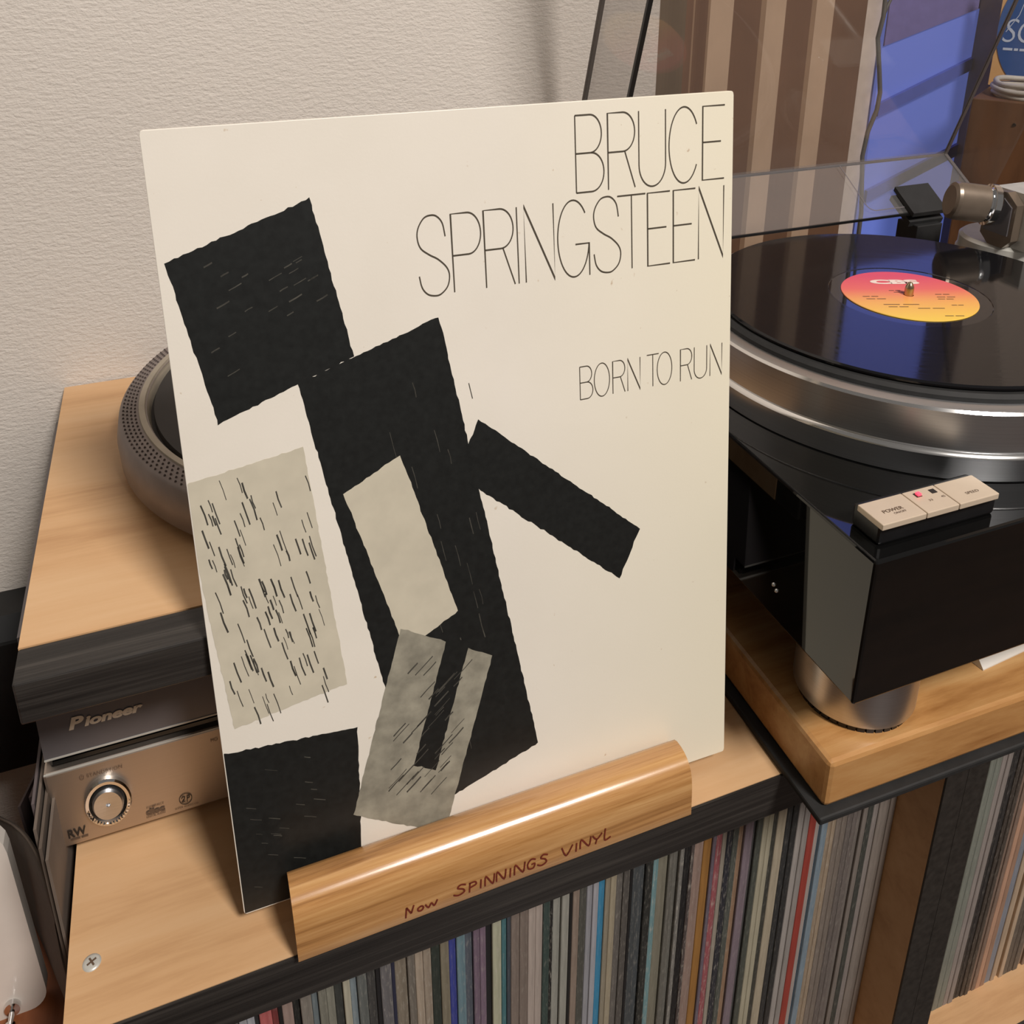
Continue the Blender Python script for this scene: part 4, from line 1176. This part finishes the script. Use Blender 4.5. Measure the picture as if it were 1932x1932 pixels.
t = thing('white_appliance', 'white glossy rounded appliance with a chrome peg standing on the reddish box', 'appliance', (-0.25, 0.5057, BT))
mb = MB()
wz1 = zt(-0.375)
xr, rr = -0.1531, 0.012
pr = [(-0.42, BT), (xr - rr, BT)] + [(xr - rr + rr * math.sin(a), BT + rr * 1.3 * (1 - math.cos(a))) for a in [k * math.pi / 12 for k in range(1, 7)]] + [(xr - 0.002, wz1 - 0.03)] + [(xr - 0.03 + 0.028 * math.cos(a), wz1 - 0.03 + 0.03 * math.sin(a)) for a in [k * math.pi / 12 for k in range(1, 7)]] + [(-0.42, wz1)]
mb.prism(pr, 0.5057, 0.5165, lambda t_, a, b: (a, t_, b), 'white')
obj('shell', mb, t, bevel=0.004, seg=3)
mb = MB()
mb.lathe((-0.1745, 0.5057, zt(-0.497) + 0.006), [(0.0, 0.0165), (0.0030, 0.0165), (0.0036, 0.0155), (0.0036, 0.013), (0.0018, 0.012), (0.0018, 0.004), (0.0048, 0.003), (0.0052, 0.0)], 'chrome', 24, (1, 0, 0), (0, 0, 1.3), (0, -1, 0))
obj('chrome_peg', mb, t)

# black wall unit
t = thing('black_wall_unit', 'black satin box fixed on the wallpaper left of the upper board', 'box', (-0.30, 0.744, zt(-0.44)))
mb = MB(); mb.box(-0.52, -0.1545, 0.700, 0.7445, zt(-0.4850), zt(-0.3900), 'blackpaint')
obj('unit_body', mb, t, bevel=0.003)
mb = MB()
mb.prism([(0.700, zt(-0.390)), (0.7445, zt(-0.390)), (0.7445, zt(-0.3780)), (0.712, zt(-0.3780))], -0.52, -0.150, lambda t_, a, b: (t_, a, b), 'blackpaint')
obj('sloping_cap', mb, t, bevel=0.001)

# single sleeves standing between the cabinet and the box
def leaf(label, mat, x0, x1, dx, y0, y1, ztop, tilt=0.0, zfar=None):
    zfar = ztop if zfar is None else zfar
    mb = MB()
    w_ = 0.0016
    V = []
    for (yy, zz, xx) in ((y0, BT, x0), (y1, BT, x1), (y1, zfar, x1 + dx), (y0 + tilt, ztop, x0 + dx)):
        V.append((xx, yy, zz))
    V += [(x + w_, y, z) for x, y, z in V]
    mb.mesh(V, [(0, 1, 2, 3), (7, 6, 5, 4), (0, 4, 5, 1), (1, 5, 6, 2), (2, 6, 7, 3), (3, 7, 4, 0)], mat)
    return tag(obj('paper_sleeve', mb, loc=(x0, y0, BT)), label, 'sleeve', 'upright sleeves beside the cabinet')
leaf('grey upright sleeve closest to the cabinet side, partly under the disc player', 'greycard', -0.1165, -0.1165, 0.0018, 0.428, 0.60, zt(-0.345))
leaf('taupe upright sleeve, second from the cabinet side', 'taupe', -0.1195, -0.1195, 0.0016, 0.433, 0.605, zt(-0.342))
leaf('pale grey upright sleeve, third from the cabinet side', 'greycard', -0.1222, -0.1222, 0.0010, 0.444, 0.615, zt(-0.340))
leaf('lilac grey upright sleeve, fourth from the cabinet side', 'grime', -0.1250, -0.1260, 0.0010, 0.462, 0.635, zt(-0.340))
leaf('plum grey sleeve leaning away from the cabinet, fifth from its side', 'plum', -0.1400, -0.1380, -0.0040, 0.535, 0.606, zt(-0.3890), 0.0, zt(-0.4080))
leaf('dark plum sleeve leaning furthest from the cabinet side', 'plumdark', -0.1480, -0.1450, -0.0050, 0.540, 0.606, zt(-0.3965), 0.0, zt(-0.4180))

# limp taupe bag with a curved upper edge
mb = MB()
topc = [(-0.1992, 0.635, -0.462), (-0.1786, 0.5855, -0.4332), (-0.158, 0.536, -0.402), (-0.1410, 0.4949, -0.379), (-0.1300, 0.468, -0.3690), (-0.1245, 0.4560, -0.3720), (-0.1225, 0.4500, -0.4000), (-0.1262, 0.4600, -0.4433), (-0.1400, 0.4930, -0.4920)]
topc = spline([(a, c) for a, b, c in topc], 4)
def yat(x): return 0.506 + (x + 0.1454) * (0.5859 - 0.506) / (-0.1787 + 0.1454)
n = len(topc)
V, F = [], []
for j in range(6):
    s_ = j / 5
    for i, (x, z) in enumerate(topc):
        zb = -0.4998
        zz = zb + (z - zb) * s_
        xx = x + 0.0022 * math.sin(7 * s_ + i * 0.2) * (1 - s_)
        V.append((xx, yat(x) - 0.003 * math.sin(3 * s_), zt(zz)))
for j in range(5):
    for i in range(n - 1):
        F.append((j * n + i, j * n + i + 1, (j + 1) * n + i + 1, (j + 1) * n + i))
mb.mesh(V, F, 'bagcloth', True)
o = tag(obj('cloth_bag', mb, loc=(-0.15, 0.51, BT)), 'limp dark taupe cloth bag with a curved pale edge beside the white appliance', 'bag')
so_ = o.modifiers.new('thick', 'SOLIDIFY'); so_.thickness = 0.0014
mb = MB()
mb.tube([(x, yat(x) - 0.0006, zt(z)) for x, z in topc], 0.0007, 'greycard', 6)
obj('hem', mb, o, loc=(-0.15, 0.51, BT))
